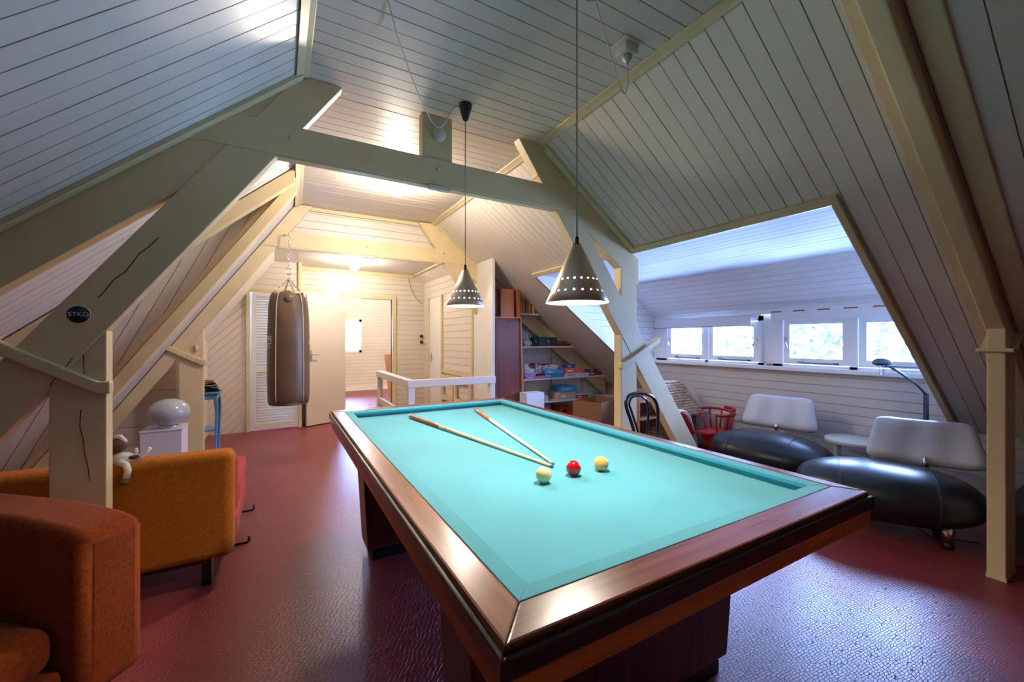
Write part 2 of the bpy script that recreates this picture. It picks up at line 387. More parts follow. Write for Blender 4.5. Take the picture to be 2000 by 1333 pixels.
struct('wall_shelf_light_seal', MB().box(2.38, XW+.12, 5.18, 5.22, 0, .75).prism([(2.38,5.18,.7),(XW+.12,5.18,.7),(2.38,5.18,2.4)], (0,.04,0)))  # added backing behind the shelf wall, closes a gap that leaked daylight
# walls of the far end
wall('wall_back_upper', (0,5.08,CZ-.06), (1,0,0), (0,0,1), (0,-1,0), [[(XS-.32,5.08,zs(XS-.32)),(2.34,5.08,zr(2.34)),(XR,5.08,CZ),(XS,5.08,CZ)]], .05, w=.0885)
wall('wall_shelf', (0,5.12,0), (1,0,0), (0,0,1), (0,-1,0), [[(2.36,5.12,0),(XW,5.12,0),(XW,5.12,zr(XW)),(2.36,5.12,zr(2.36))]], .05, mt=M['white'], w=.19)
c = struct('ceiling_alcove', MB().box(-.35, 2.2, 5.13, 7.4, 2.50, 2.56), M['white'])
DY = 7.3; DX0, DX1, DZ = .958, 1.735, 2.035
wall('wall_back', (0,DY,0), (1,0,0), (0,0,1), (0,-1,0), [ry(DY,.30,DX0,0,2.5), ry(DY,DX0,DX1,DZ,2.5), [(DX1,DY,0),(2.34,DY,0),(2.34,DY,2.34),(2.13,DY,2.5),(DX1,DY,2.5)]], .08, w=.0885)
CYL = 7.0
wall('wall_closet', (0,CYL,2.05), (1,0,0), (0,0,1), (0,-1,0), [[(-.376,CYL,2.05),(.286,CYL,2.05),(.286,CYL,2.5),(XS-.21,CYL,2.5)]], .05)
dg = Vector((1,0,1)).normalized()
Pd = [(-.915,CYL,0),(-.376,CYL,0),(-.376,CYL,zs(-.376)),(-.915,CYL,zs(-.915))]
wall('wall_diagonal', (-.376,CYL,0), dg, (1,0,-1), (0,-1,0), [Pd], .05, w=.083)
struct('wall_closet_return', MB().box(.286, .31, CYL, DY, 0, 2.5), M['white'])
struct('wall_closet_inside', MB().box(-.376, .29, CYL+.12, CYL+.15, 0, 2.1), M['white'])
wall('wall_left_partition', (-.83,5.30,1.35), (1,0,0), (0,0,1), (0,-1,0), [[(-1.77,5.30,0),(-.85,5.30,0),(-.85,5.30,zs(-.85)),(-1.77,5.30,.0)]], .05, w=.175)
wall('wall_partition_return', (-.85,5.3,0), (0,1,0), (0,0,1), (1,0,0), [[(-.85,5.30,0),(-.85,7.0,0),(-.85,7.0,zs(-.85)),(-.85,5.30,zs(-.85))]], .05)
# right alcove wall: smooth cupboard side, boarded part, white door
XA = 2.32
struct('wall_alcove_right', MB().prism([(XA,4.55,0),(XA,5.12,0),(XA,5.12,zr(XA)),(XA,4.55,zr(XA))], (.035,0,0)), M['white'])
wall('wall_alcove_boarded', (XA,0,.86), (0,1,0), (0,0,1), (-1,0,0), [rx(XA,5.12,6.35,.0,zr(XA)), rx(XA,6.95,7.3,0,zr(XA)), rx(XA,6.35,6.95,2.03,zr(XA))], .05, w=.10)
# room beyond the door
wall('wall_far_room', (0,11.3,0), (1,0,0), (0,0,1), (0,-1,0), [ry(11.3,-1.2,1.05,0,3.0), ry(11.3,1.05,1.90,0,1.0), ry(11.3,1.05,1.90,1.86,3.0), ry(11.3,1.90,4.2,0,3.0)], .06, joined=True)
struct('wall_far_room_left', MB().box(-1.3,-1.2,7.38,11.3,0,3.0), M['white'])
struct('wall_far_room_right', MB().box(4.2,4.3,7.38,11.3,0,3.0), M['white'])
struct('wall_far_room_near', MB().box(-1.2,.30,7.32,7.38,0,3.0).box(2.36,4.2,7.32,7.38,0,3.0).box(.30,2.36,7.32,7.38,2.52,3.0), M['white'])
struct('ceiling_far_room', MB().box(-1.3,4.3,7.32,11.4,3.0,3.1), M['white'])
MB().box(-1.2,4.2,11.27,11.3,0,.09).build('baseboard_far_room', M['white'], kind='structure')
# ------------------------------------------------------------------ roof trusses
def clipxz(poly, lines):                  # lines: (a,b,c): keep a*x+b*z<=c
    for a, b, c in lines: poly = clip(poly, a, b, c)
    return poly
def px(mb, poly, y0, y1): return mb.prism([(x, y0, z) for x, z in poly], (0, y1-y0, 0))
def mir(p, c=.9225): return [(2*c-x, z) for x, z in p]
def tie(mb, x0, z0, x1, z1, h, y0, y1, lip):
    px(mb, [(x0,z0),(lip,z0),(x1,z1),(x1,z1+h),(lip,z0+h),(x0,z0+h)], y0, y1)
def truss(Y, label, zc0, zc1, left_slope_line, king, right_post_full, th=.085, right_rafter_end=2.74, lx=(-.873,-.687), kinks=True):
    t = thing('roof_truss', (.92, Y, 0), label, 'roof truss', group=None)
    lsl = left_slope_line                  # z <= a + b*x
    inn = lambda z: -.002+(z-2.337)/1.41
    out = lambda z: -.237+(z-2.329)/1.40
    br = clipxz([(inn(0),0),(inn(2.80),2.80),(.10,2.80),(out(2.74),2.74),(out(0),0)], [(-lsl[1],1,lsl[0])])
    bm = px(MB(), br, Y-.004, Y+th-.01); bm.build('brace', M['beam'], t, bevel=.004)
    brr = clipxz(mir([(inn(0),0),(inn(2.80),2.80),(.10,2.80),(out(2.74),2.74),(out(0),0)]), [(TR,1,CZ+TR*XR-.012)])
    px(MB(), brr, Y-.004, Y+th-.01).build('brace', M['beam'], t, bevel=.004)
    # rafters
    xe = -2.7 if lsl[1] < 1 else -1.76
    ra = [((2.80-lsl[0])/lsl[1], 2.80), (xe, max(0,lsl[0]+lsl[1]*xe)), (xe, max(-.0,lsl[0]+lsl[1]*xe-.25)), ((2.55-lsl[0])/lsl[1]+.0, 2.55-.25+.25*0)]
    w_ = .25 if lsl[1] < 1 else .12
    ra = [(XL+.02, lsl[0]+lsl[1]*(XL+.02)), (xe, lsl[0]+lsl[1]*xe), (xe, lsl[0]+lsl[1]*xe-w_), (XL+.02, lsl[0]+lsl[1]*(XL+.02)-w_)]
    ra = clipxz(ra, [(0,-1,0),(0,1,2.80)])
    px(MB(), ra, Y, Y+th).build('rafter', M['beam'], t, bevel=.003)
    xr = right_rafter_end
    px(MB(), [(XR-.02,2.795),(XR+.02,zr(XR+.02)-.012),(xr,zr(xr)-.012),(xr,zr(xr)-.25),(XR-.02,2.56)], Y, Y+th).build('rafter', M['beam'], t, bevel=.003)
    # posts
    def post(xa, xb, zt):
        return px(MB(), [(xa,0),(xb,0),(xb,zt(xb)),(xa,zt(xa))], Y, Y+th)
    zin = lambda x: 2.337+1.41*(x+.002)
    post(lx[0], lx[1], zin).build('post', M['beam'], t, bevel=.004)
    post(2*.9225-lx[1], 2*.9225-lx[0], (lambda x: zr(x)-.24) if right_post_full else (lambda x: zin(2*.9225-x))).build('post', M['beam'], t, bevel=.004)
    # collar beam, its ends cut along the slopes
    cb = clipxz([(-.6,zc0),(2.6,zc0),(2.6,zc1),(-.6,zc1)], [(-lsl[1],1,lsl[0]-.012),(TR,1,CZ+TR*XR-.012)])
    px(MB(), cb, Y-.010, Y+th).build('collar_beam', M['beam'], t, bevel=.003)
    px(MB(), [(x, z) for x, z in ((inn(zc0),zc0-.012),(1.83,zc0-.012),(1.83,zc0),(inn(zc0),zc0))], Y-.005, Y+.025).build('conduit', M['trim'], t)
    boxo('switch_box', M['plastic'], .845, .985, Y-.018, Y+.02, zc0-.030, zc0-.004, t, bevel=.003)
    if king: boxo('king_post', M['beam'], .802, 1.004, Y-.002, Y+th-.01, zc1, 2.797, t, bevel=.004)
    # ties
    m1 = MB(); tie(m1, lx[1]+.02, 1.083, -1.30, 1.083+.36, .056, Y-.034, Y+.02, lx[1]-.02); m1.build('tie', M['beam'], t, bevel=.006)
    m2 = MB(); tie(m2, 2*.9225-lx[1]-.02, 1.083, 2.98, 1.083+.22, .056, Y-.034, Y+.02, 2*.9225-lx[1]+.02); m2.build('tie', M['beam'], t, bevel=.006)
    # bolt heads
    for x, z in ((.06,2.44),(.905,2.44) if king else (.9,2.42),(1.85,2.44)):
        MB().lathe([(0,0),(.014,.0),(.012,.006),(0,.008)], (x, Y-.010, z), 10, Matrix.Rotation(PI/2, 4, 'X')).build('bolt', M['trim'], t)
    return t
lineL = (CZ-TL*XL-.012, TL); lineS = (CZ-TS*XS-.012, TS)
tA = truss(2.56, 'cream timber roof truss with a wide collar beam and king post above the billiard table', 2.337, 2.506, lineL, True, True)
# long shakes in the front faces of the old timber
def crack(t, Y, pts, w=.003):
    P = [aty(x, y, Y) for x, y in pts]; mb = MB()
    for i in range(len(P)-1):
        d = (P[i+1]-P[i]).normalized(); s_ = Vector((-d.z,0,d.x))*w/2
        a, b = P[i], P[i+1]; mb.prism([a-s_, b-s_*.8, b+s_*.8, a+s_], (0,-.0008,0))
    mb.build('crack', M['dark'], t)
crack(tA, 2.555, [(192,582),(205,568),(222,547),(246,530),(272,496),(290,483),(310,464)], .004)
crack(tA, 2.555, [(97,754),(111,735),(125,722),(142,699)], .003)
crack(tA, 2.559, [(167,760),(164,720),(161,674),(173,661)], .003)
crack(tA, 2.559, [(158,800),(156,835),(163,860),(165,885),(172,912),(175,940)], .003)
tB = truss(5.0, 'cream timber roof truss at the far alcove with punching bag chain', 2.318, 2.487, lineS, False, False, lx=(-.828,-.640), right_rafter_end=4.6)
# near truss: rafter pair and post on the window side
tC = thing('roof_truss', (3.55, .64, 0), 'cream square post and double rafter beside the black trunk', 'roof truss')
def raf(Y0, Y1, d0, d1, X0=XR+.03, X1=XW):
    a, b = Vector((X0,Y0,zr(X0))), Vector((X1,Y0,zr(X1)))
    return MB().prism([a+nR*d0, b+nR*d0, b+nR*d1, a+nR*d1], (0,Y1-Y0,0))
raf(.602, .680, 0.001, .105).build('rafter', M['beam'], tC, bevel=.008)
raf(.690, .745, 0.001, .022).build('cover_strip', M['beam'], tC, bevel=.003)
raf(.500, .585, 0.001, .022).build('cover_strip', M['beam'], tC, bevel=.006)
px(MB(), [(3.455,0),(3.658,0),(3.658,zr(3.658)-.125),(3.455,zr(3.455)-.125)], .600, .672).build('post', M['beam'], tC, bevel=.006)
mt_ = MB(); tie(mt_, 3.435, 1.262, 3.74, 1.262+.15, .022, .570, .71, 3.52); mt_.build('tie', M['beam'], tC, bevel=.004)
boxo('foot_block', M['beam'], 3.452, 3.661, .598, .674, 0, .02, tC)
# intermediate rafter at the cheek and the two raking boards along its lower edge
rB = thing('raking_rafter', (-.3, 4.0, 0), 'pale yellow rafter under the left roof slope between the two trusses', 'rafter')
px(MB(), [(.12,zl(.12)-.012),(-2.68,zl(-2.68)-.012),(-2.68,zl(-2.68)-.14),(.12,zl(.12)-.14)], 3.93, 4.02).build('beam', M['beam'], rB, bevel=.004)
rS = thing('raking_boards', (-.4, 4.08, 0), 'pair of raking cream boards where the left slope steepens', 'boards')
for d0, d1, y0, y1 in ((.003,.04,4.06,4.098),(-.085,-.004,4.03,4.098)):
    px(MB(), clipxz([(.14,zs(.14)+d0*1.76+.0),(-1.74,zs(-1.74)+d0*1.76),(-1.74,zs(-1.74)+d1*1.76),(.14,zs(.14)+d1*1.76)],[(-TL,1,CZ-TL*XL-.02),(0,-1,0)]), y0, y1).build('board', M['beam'], rS, bevel=.003)
# ------------------------------------------------------------------ setting trims
ntr = [0]
def trim(mb, m=None, bevel=.002):
    ntr[0] += 1; return mb.build('trim_%d' % ntr[0], m or M['trim'], None, kind='structure', bevel=bevel)
for y0, y1 in ((YB, 2.55), (2.65, 4.99)):
    xl0 = .10 if y0 < 2 else .125; xl1 = .115 if y0 < 2 else .185
    P = lambda x, y: [(x-.03,y,CZ-.046),(x+.035,y,CZ-.002),(x+.032,y,CZ-.014),(x-.01,y,CZ-.026)]
    a = P(xl0, y0); b = P(xl1, y1)
    trim(MB().add([(x, y0, z) for x, _, z in a]+[(x, y1, z) for x, _, z in b], [(0,1,2,3),(7,6,5,4),(0,4,5,1),(1,5,6,2),(2,6,7,3),(3,7,4,0)]))
    px_ = [(XR-.030,CZ-.001),(XR-.030,CZ-.010),(XR+.003,CZ-.020),(XR+.024,zr(XR+.024)-.012),(XR+.028,zr(XR+.028)-.001)]
    trim(px(MB(), px_, y0, y1))
# strips beside the middle truss
trim(MB().prism([Vector((XL,2.505,zl(XL))), Vector((-2.7,2.505,zl(-2.7))), Vector((-2.7,2.505,zl(-2.7)-.03)), Vector((XL,2.505,zl(XL)-.03))], (0,.053,0)))
trim(MB().prism([Vector((XR+.03,2.505,zr(XR+.03))), Vector((XH,2.505,zr(XH))), Vector((XH,2.505,zr(XH)-.03)), Vector((XR+.03,2.505,zr(XR+.03)-.03))], (0,.053,0)))
trim(MB().prism([Vector((XR+.03,4.97,zr(XR+.03))), Vector((2.3,4.97,zr(2.3))), Vector((2.3,4.97,zr(2.3)-.02)), Vector((XR+.03,4.97,zr(XR+.03)-.02))], (0,.03,0)))
# dormer header and reveal edge
trim(px(MB(), [(XH-.035,zr(XH-.035)-.012),(XH+.012,ZH+.05),(XH+.012,ZH-.03),(XH-.002,ZH-.03),(XH-.04,zr(XH-.04)-.024)], YD0-.03, YD1+.03))
a0, b0 = Vector((XH-.03,YD0-.035,zr(XH-.03))), Vector((XW,YD0-.035,zr(XW)))
trim(MB().prism([a0, b0, b0+nR*.028, a0+nR*.028], (0,.035,0)))
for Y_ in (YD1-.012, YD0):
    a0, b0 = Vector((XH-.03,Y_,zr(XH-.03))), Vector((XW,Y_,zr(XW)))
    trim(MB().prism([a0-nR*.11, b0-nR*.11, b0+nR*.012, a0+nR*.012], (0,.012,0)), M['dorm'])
trim(MB().box(XW-.018,XW,YB,YD0,.0,.065), M['board'])
trim(MB().box(XW-.018,XW,YD0,YD1,.0,.065), M['board'])
# far wall trims
trim(MB().box(XS-.02,XR+.02,5.045,5.08,CZ-.045,CZ-.002))
trim(MB().box(.262,.305,CYL-.02,CYL+.02,0,2.5)); trim(MB().box(-.40,.262,CYL-.025,CYL,2.02,2.075)); trim(MB().box(-.402,-.355,CYL-.03,CYL,0,2.04))
trim(MB().box(.30,2.13,DY-.02,DY,2.43,2.495)); trim(MB().box(2.10,2.16,5.15,DY,2.47,2.497))
trim(MB().box(DX0-.06,DX0,DY-.03,DY+.06,0,DZ).box(DX0-.06,DX1+.07,DY-.03,DY+.06,DZ,DZ+.06).box(DX1,DX1+.07,DY-.03,DY+.06,0,DZ))
trim(MB().box(XA-.03,XA,6.30,6.36,0,2.06).box(XA-.03,XA,6.95,7.0,0,2.06))
trim(MB().box(XA-.02,XA,5.12,6.30,.80,.86)); trim(MB().box(XA-.02,XA,5.12,5.17,.86,2.1))
# ------------------------------------------------------------------ windows
def window(idx, Y0, Y1, panes, label):
    w = thing('window_%d' % idx, (XW, (Y0+Y1)/2, 1.04), None, None); w['kind'] = 'structure'
    z0, z1 = 1.045, 1.60
    fr = MB(); ys = [Y0]+[q for p in panes for q in (p[0]-.062, p[1]+.062)]+[Y1]
    for i in range(0, len(ys), 2): fr.box(XW-.005, XW+.07, min(ys[i],ys[i+1]), max(ys[i],ys[i+1]), z0, z1)
    fr.box(XW-.005, XW+.07, Y0, Y1, 1.0, z0+.025); fr.box(XW-.005, XW+.07, Y0, Y1, 1.545, 1.66)
    fr.build('window_frame', M['winwhite'], w)
    for k, (a, b) in enumerate(panes):
        s = MB(); A, B = a-.058, b+.058; C, D = 1.073, 1.542
        s.box(XW+.012, XW+.055, A, a, C, D).box(XW+.012, XW+.055, b, B, C, D).box(XW+.012, XW+.055, a, b, C, 1.138).box(XW+.012, XW+.055, a, b, 1.488, D)
        so = s.build('sash', M['winwhite'], w)
        boxo('pane', M['glass'], XW+.030, XW+.034, a-.006, b+.006, 1.132, 1.494, so)
        hy = (B-.02) if k == 1 else (A+.02)
        h = MB().box(XW+.000, XW+.012, hy-.010, hy+.010, 1.31, 1.36); h.tube([(XW-.006,hy,1.335),(XW-.02,hy,1.335),(XW-.025,hy+(-.03 if k else .03),1.25)], .006, 6)
        h.build('handle', M['chrome'], so)
        m_ = MB().tube([(XW-.006, a+.05, 1.093),(XW-.008, b-.12, 1.093)], .005, 6); m_.tube([(XW-.006,b-.14,1.093),(XW-.04,b-.10,1.104)], .009, 6)
        m_.box(XW, XW+.012, a+.03, a+.07, 1.083, 1.100)
        m_.build('stay', M['lampblue'], so)
    return w
window(1, 2.60, 4.06, [(3.35,3.82),(2.69,3.19)][::-1], '')
window(2, 1.10, 2.47, [(1.84,2.31),(1.19,1.655)][::-1], '')
struct('wall_window_pier', MB().box(XW+.05, XW+.09, 2.46, 2.61, .98, 1.66).box(XW,XW+.09,YD0-.02,1.105,.98,1.66).box(XW,XW+.09,4.05,YD1+.02,.98,1.66), M['winwhite'])
struct('trim_sill', MB().box(XW-.075, XW+.02, YD0, YD1, 1.004, 1.046), M['winwhite'], bevel=.006)
struct('trim_window_head', MB().box(XW-.012, XW, YD0, YD1, 1.615, 1.66), M['winwhite'])
b = thing('roller_blind', (XW-.05, 3.33, 1.6), 'white roller blind rolled up over the far pair of window panes', 'blind')
MB().tube([(XW-.045,2.66,1.60),(XW-.045,4.02,1.60)], .018, 10).build('roller', M['winwhite'], b)
boxo('blind_cloth', M['winwhite'], XW-.066, XW-.063, 2.68, 4.0, 1.492, 1.60, b)
mb = MB().tube([(XW-.065,2.66,1.49),(XW-.065,4.03,1.49)], .006, 6); mb.ball((XW-.065,2.655,1.49), .014, seg=10, rings=8); mb.ball((XW-.065,4.035,1.49), .014, seg=10, rings=8)
mb.build('bottom_rod', M['steel'], b)
b = thing('folded_blind', (XW-.05, 1.8, 1.6), 'folded blind with a brown and white slatted top rail over the near panes', 'blind')
boxo('blind_cloth', M['winwhite'], XW-.066, XW-.058, 1.12, 2.46, 1.535, 1.622, b)
for i in range(12):
    boxo('rail_segment', M['brownw'] if i % 2 == 0 else M['winwhite'], XW-.07, XW-.05, 2.46-(i+1)*.11, 2.46-i*.11, 1.624, 1.636, b)
tag(boxo('cork', M['brownw'], XW+.0, XW+.03, 2.50, 2.54, 1.046, 1.062), 'small brown block on the sill between the windows', 'block')
w3 = thing('window_3', (1.475, 11.3, 1.0), None, None); w3['kind'] = 'structure'
mb = MB()
for a, b_, z0, z1 in ((1.05,1.11,1.0,1.86),(1.84,1.90,1.0,1.86),(1.45,1.50,1.0,1.86),(1.05,1.90,1.0,1.06),(1.05,1.90,1.80,1.86)): mb.box(a, b_, 11.29, 11.33, z0, z1)
mb.build('window_frame', M['winwhite'], w3); boxo('pane', M['glass'], 1.08, 1.87, 11.31, 11.314, 1.03, 1.83, w3)
# ------------------------------------------------------------------ trees outside
def tree(x, y, h, r, label, n):
    t = thing('tree', (x, y, -4), label, 'tree', group=None)
    MB().tube([(x,y,-4),(x+.1,y,-1),(x,y,h*.6-1)], [.22,.16,.06], 8).build('trunk', M['brownw'], t)
    mb = MB(); rnd = random.Random(int(x*10+y*3))
    for i in range(n):
        v = Vector((rnd.gauss(0,1), rnd.gauss(0,1), rnd.gauss(0,1))).normalized()*(r*rnd.random()**.4)
        c0 = Vector((x, y, h-r*.4))+Vector((v.x, v.y, v.z*.9)); u1 = Vector((rnd.uniform(-1,1),rnd.uniform(-1,1),rnd.uniform(-1,1))).normalized()*.11; u2 = u1.cross(Vector((rnd.uniform(-1,1),.3,rnd.uniform(-1,1)))).normalized()*.07
        mb.add([c0-u1, c0+u2, c0+u1, c0-u2], [(0,1,2,3)])
    mb.build('foliage', M['leaf'], t, kind='stuff')
M['leaf'] = mat('leaves', (.010,.024,.017), .6, var=.4, vscale=2)
tree(11.5, 5.2, 2.6, 2.3, 'green tree outside behind the far window panes', 2600)
tree(13.5, .6, 2.2, 2.2, 'green tree outside behind the near window panes', 2200)
tree(14.5, 10.5, 3.0, 2.4, 'green tree outside seen past the roller blind', 2200)
# ------------------------------------------------------------------ doors
d1 = thing('door_1', (DX0, DY-.04, 0), None, None, rz=math.radians(180+27)); d1['kind'] = 'structure'
W_ = wm(d1)
def dbox(name, m, x0,x1,y0,y1,z0,z1, parent, bevel=.003):
    return MB().box(x0,x1,y0,y1,z0,z1).build(name, m, parent, world=False, bevel=bevel)
dbox('door_leaf', M['door'], 0.0,.66,-.02,.02,.012,2.02, d1)
hd = MB().box(.585,.615,.02,.028,1.0,1.17); hd.tube([(.60,.028,1.10),(.60,.07,1.10),(.49,.075,1.10)], .008, 8)
hd.build('door_handle', M['steel'], d1, world=False)
d2 = thing('door_2', (-.04, CYL, 0), None, None); d2['kind'] = 'structure'
f_ = MB(); X0, X1 = -.326, .252
f_.box(X0,X0+.05,CYL-.02,CYL+.02,.02,2.0).box(X1-.05,X1,CYL-.02,CYL+.02,.02,2.0).box(X0+.05,X1-.05,CYL-.02,CYL+.02,1.96,2.0).box(X0+.05,X1-.05,CYL-.02,CYL+.02,.02,.10).box(X0+.05,X1-.05,CYL-.02,CYL+.02,.86,.93)
f_.build('door_frame', M['white'], d2)
sl = MB()
for z_a, z_b in ((.10,.86),(.93,1.96)):
    n = int((z_b-z_a)/.0385)
    for i in range(n):
        z = z_a+(i+.5)*(z_b-z_a)/n; sl.box(X0+.048, X1-.048, -.022, .022, -.004, .004, Matrix.Translation((0,CYL,z)) @ Matrix.Rotation(math.radians(40), 4, 'X'))
sl.build('louvre_slats', M['white'], d2, kind='stuff')
d3 = thing('door_3', (XA, 6.65, 0), None, None); d3['kind'] = 'structure'
boxo('door_leaf', M['white'], XA-.012, XA+.03, 6.362, 6.948, .01, 2.03, d3)
h_ = MB().box(XA-.018,XA-.012,6.84,6.87,.95,1.12); h_.tube([(XA-.02,6.855,1.05),(XA-.06,6.855,1.05),(XA-.06,6.77,1.05)], .008, 6); h_.build('door_handle', M['steel'], d3)
for z in (1.395, 1.29):
    tag(MB().lathe([(0,0),(.032,0),(.030,.02),(.02,.03),(0,.032)], (2.262, DY-.012, z), 14, Matrix.Rotation(PI/2, 4, 'X')).build('light_switch', M['blackp']),
        'round black switch in the alcove corner, %s of the two' % ('upper' if z > 1.3 else 'lower'), 'switch', 'black alcove switches')
# low framed gate under the boarded alcove wall
g = thing('panelled_gate', (XA-.04, 5.6, 0), 'low cream panelled gate behind the stair railing', 'gate')
for a, b_ in ((5.14,5.72),(5.76,6.28)):
    boxo('gate_frame', M['trim'], XA-.05, XA-.022, a, a+.06, .05, .78, g); boxo('gate_frame', M['trim'], XA-.05, XA-.022, b_-.06, b_, .05, .78, g)
    for z in (.05,.38,.70): boxo('gate_rail', M['trim'], XA-.05, XA-.022, a+.06, b_-.06, z, z+.08, g)
# stair railing
r_ = thing('stair_railing', (1.27, 4.47, 0), 'white painted wooden railing around the stairwell', 'railing')
ZT = .885
boxo('post', M['white'], 1.235, 1.305, 4.435, 4.505, 0, ZT-.03, r_, bevel=.004)
boxo('post', M['white'], 1.235, 1.305, 6.02, 6.09, 0, ZT-.03, r_, bevel=.004)
boxo('post', M['white'], 2.23, 2.30, 4.435, 4.505, 0, ZT-.03, r_, bevel=.004)
boxo('post', M['white'], 1.235, 1.305, 5.25, 5.30, 0, .45, r_, bevel=.004)
boxo('handrail', M['white'], 1.225, 2.305, 4.43, 4.51, ZT-.085, ZT, r_, bevel=.005)
boxo('handrail', M['white'], 1.225, 1.315, 4.51, 6.10, ZT-.085, ZT, r_, bevel=.005)
boxo('middle_rail', M['white'], 1.25, 1.29, 4.505, 6.02, .42, .50, r_, bevel=.004)
boxo('middle_rail', M['white'], 1.305, 2.23, 4.45, 4.49, .42, .50, r_, bevel=.004)
tag(MB().prism([(2.16,9.3,.0),(2.30,9.3,0),(2.22,9.45,1.0),(2.08,9.45,1.0)], (.0,.04,0)).build('plank', M['brownw']), 'brown wooden plank leaning in the room beyond the door', 'plank')
# wall unit panel clips, wire on the back wall
tag(MB().tube([aty(797,541,DY-.01), aty(803,565,DY-.01), aty(812,582,DY-.01), aty(825,594,DY-.01)], .006, 6).build('wall_cable', M['cord']), 'thin beige cable running down the alcove wall', 'cable')
# ------------------------------------------------------------------ billiard table
TX0, TX1, TY0, TY1, TZ = .327, 1.725, .597, 3.19, .820
CX0, CX1, CY0, CY1 = .408, 1.672, .686, 3.10
NX0, NX1, NY0, NY1 = .452, 1.606, .726, 3.00; BZ = .783
T = thing('billiard_table', (1.03, 1.89, 0), 'pocketless billiard table with turquoise cloth and mahogany rails', 'billiard table')
def ring(mb_out, inner, outer, side, zt, zb, zi=None):
    (a0,a1,b0,b1), (c0,c1,e0,e1) = inner, outer
    P = {'near': [(c0,e0),(c1,e0),(a1,b0),(a0,b0)], 'far': [(a0,b1),(a1,b1),(c1,e1),(c0,e1)], 'left': [(c0,e0),(a0,b0),(a0,b1),(c0,e1)], 'right': [(a1,b0),(c1,e0),(c1,e1),(a1,b1)]}[side]
    return mb_out.prism([(x,y,zb) for x, y in P], (0,0,zt-zb))
IN, OUT, NOSE = (CX0,CX1,CY0,CY1), (TX0,TX1,TY0,TY1), (NX0,NX1,NY0,NY1)
OB = (.315,1.737,.585,3.203)
for sd in ('near','far','left','right'):
    ax = 'x' if sd in ('near','far') else 'y'
    ring(MB(), IN, OUT, sd, TZ, .77).build('rail', M['rail'+ax], T, bevel=.006)
    ring(MB(), (TX0+.02,TX1-.02,TY0+.02,TY1-.02), OB, sd, .806, .763).build('dark_band', M['band'+ax], T, bevel=.005)
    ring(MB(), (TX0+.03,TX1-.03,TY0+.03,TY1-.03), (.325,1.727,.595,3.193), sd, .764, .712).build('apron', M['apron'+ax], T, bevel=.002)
# cushions: top strip sloping to the nose, undercut face
def cushion(sd):
    o = {'near':[(CX0,CY0),(CX1,CY0)],'far':[(CX1,CY1),(CX0,CY1)],'left':[(CX0,CY1),(CX0,CY0)],'right':[(CX1,CY0),(CX1,CY1)]}[sd]
    n = {'near':[(NX0,NY0),(NX1,NY0)],'far':[(NX1,NY1),(NX0,NY1)],'left':[(NX0,NY1),(NX0,NY0)],'right':[(NX1,NY0),(NX1,NY1)]}[sd]
    k = .35
    u = [(a[0]+(b[0]-a[0])*k, a[1]+(b[1]-a[1])*k) for a, b in zip(n, o)]
    v = []
    for e in (0, 1): v += [(*o[e],TZ-.001), (*n[e],TZ+.001), (*n[e],TZ-.012), (*u[e],BZ-.002), (*o[e],BZ-.002)]
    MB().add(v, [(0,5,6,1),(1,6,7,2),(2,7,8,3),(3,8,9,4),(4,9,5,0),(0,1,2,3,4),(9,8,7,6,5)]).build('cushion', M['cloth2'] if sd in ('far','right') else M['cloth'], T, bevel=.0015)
for sd in ('near','far','left','right'): cushion(sd)
boxo('playing_bed', M['cloth'], CX0+.002, CX1-.002, CY0+.002, CY1-.002, .74, BZ, T)
boxo('slate', M['bandx'], TX0+.04, TX1-.04, TY0+.04, TY1-.04, .715, .742, T)
for y0, y1 in ((.99, 1.22), (2.53, 2.74)):
    mb = MB(); zt, zb = .716, .07
    a = [(.425,y0-.01),(1.615,y0-.01),(1.615,y1+.01),(.425,y1+.01)]; b_ = [(.462,y0+.004),(1.56,y0+.004),(1.56,y1-.004),(.462,y1-.004)]
    mb.add([(x,y,zb) for x, y in b_]+[(x,y,zt) for x, y in a], [(3,2,1,0),(4,5,6,7),(0,1,5,4),(1,2,6,5),(2,3,7,6),(3,0,4,7)])
    mb.build('pedestal', M['ped'], T, bevel=.004)
    boxo('plinth', M['blackp'], .49, 1.53, y0+.02, y1-.02, 0.0, .072, T)
boxo('stretcher', M['blackp'], .80, 1.24, 1.21, 2.54, .30, .70, T)
def billiard(x, y, c, label):
    o = MB().ball((0,0,0), .0305, seg=32, rings=18).build('billiard_ball', mat(label, c, .12, coat=.6), None)
    o.location = (x, y, BZ+.0310); tag(o, label, 'ball', None)
billiard(.880, 1.296, (.80,.66,.30), 'pale cream billiard ball near the cue tips')
billiard(1.030, 1.304, (.55,.004,.012), 'red billiard ball between the two pale ones')
billiard(1.168, 1.295, (.85,.47,.13), 'orange-yellow billiard ball beside the red one')
M['ash'] = mat('ash_shaft', (.72,.58,.38), .3, coat=.4)
M['butt'] = mat('cue_butt', (.34,.09,.03), .25, coat=.5)
M['butt2'] = mat('cue_butt_orange', (.48,.13,.03), .25, coat=.5)
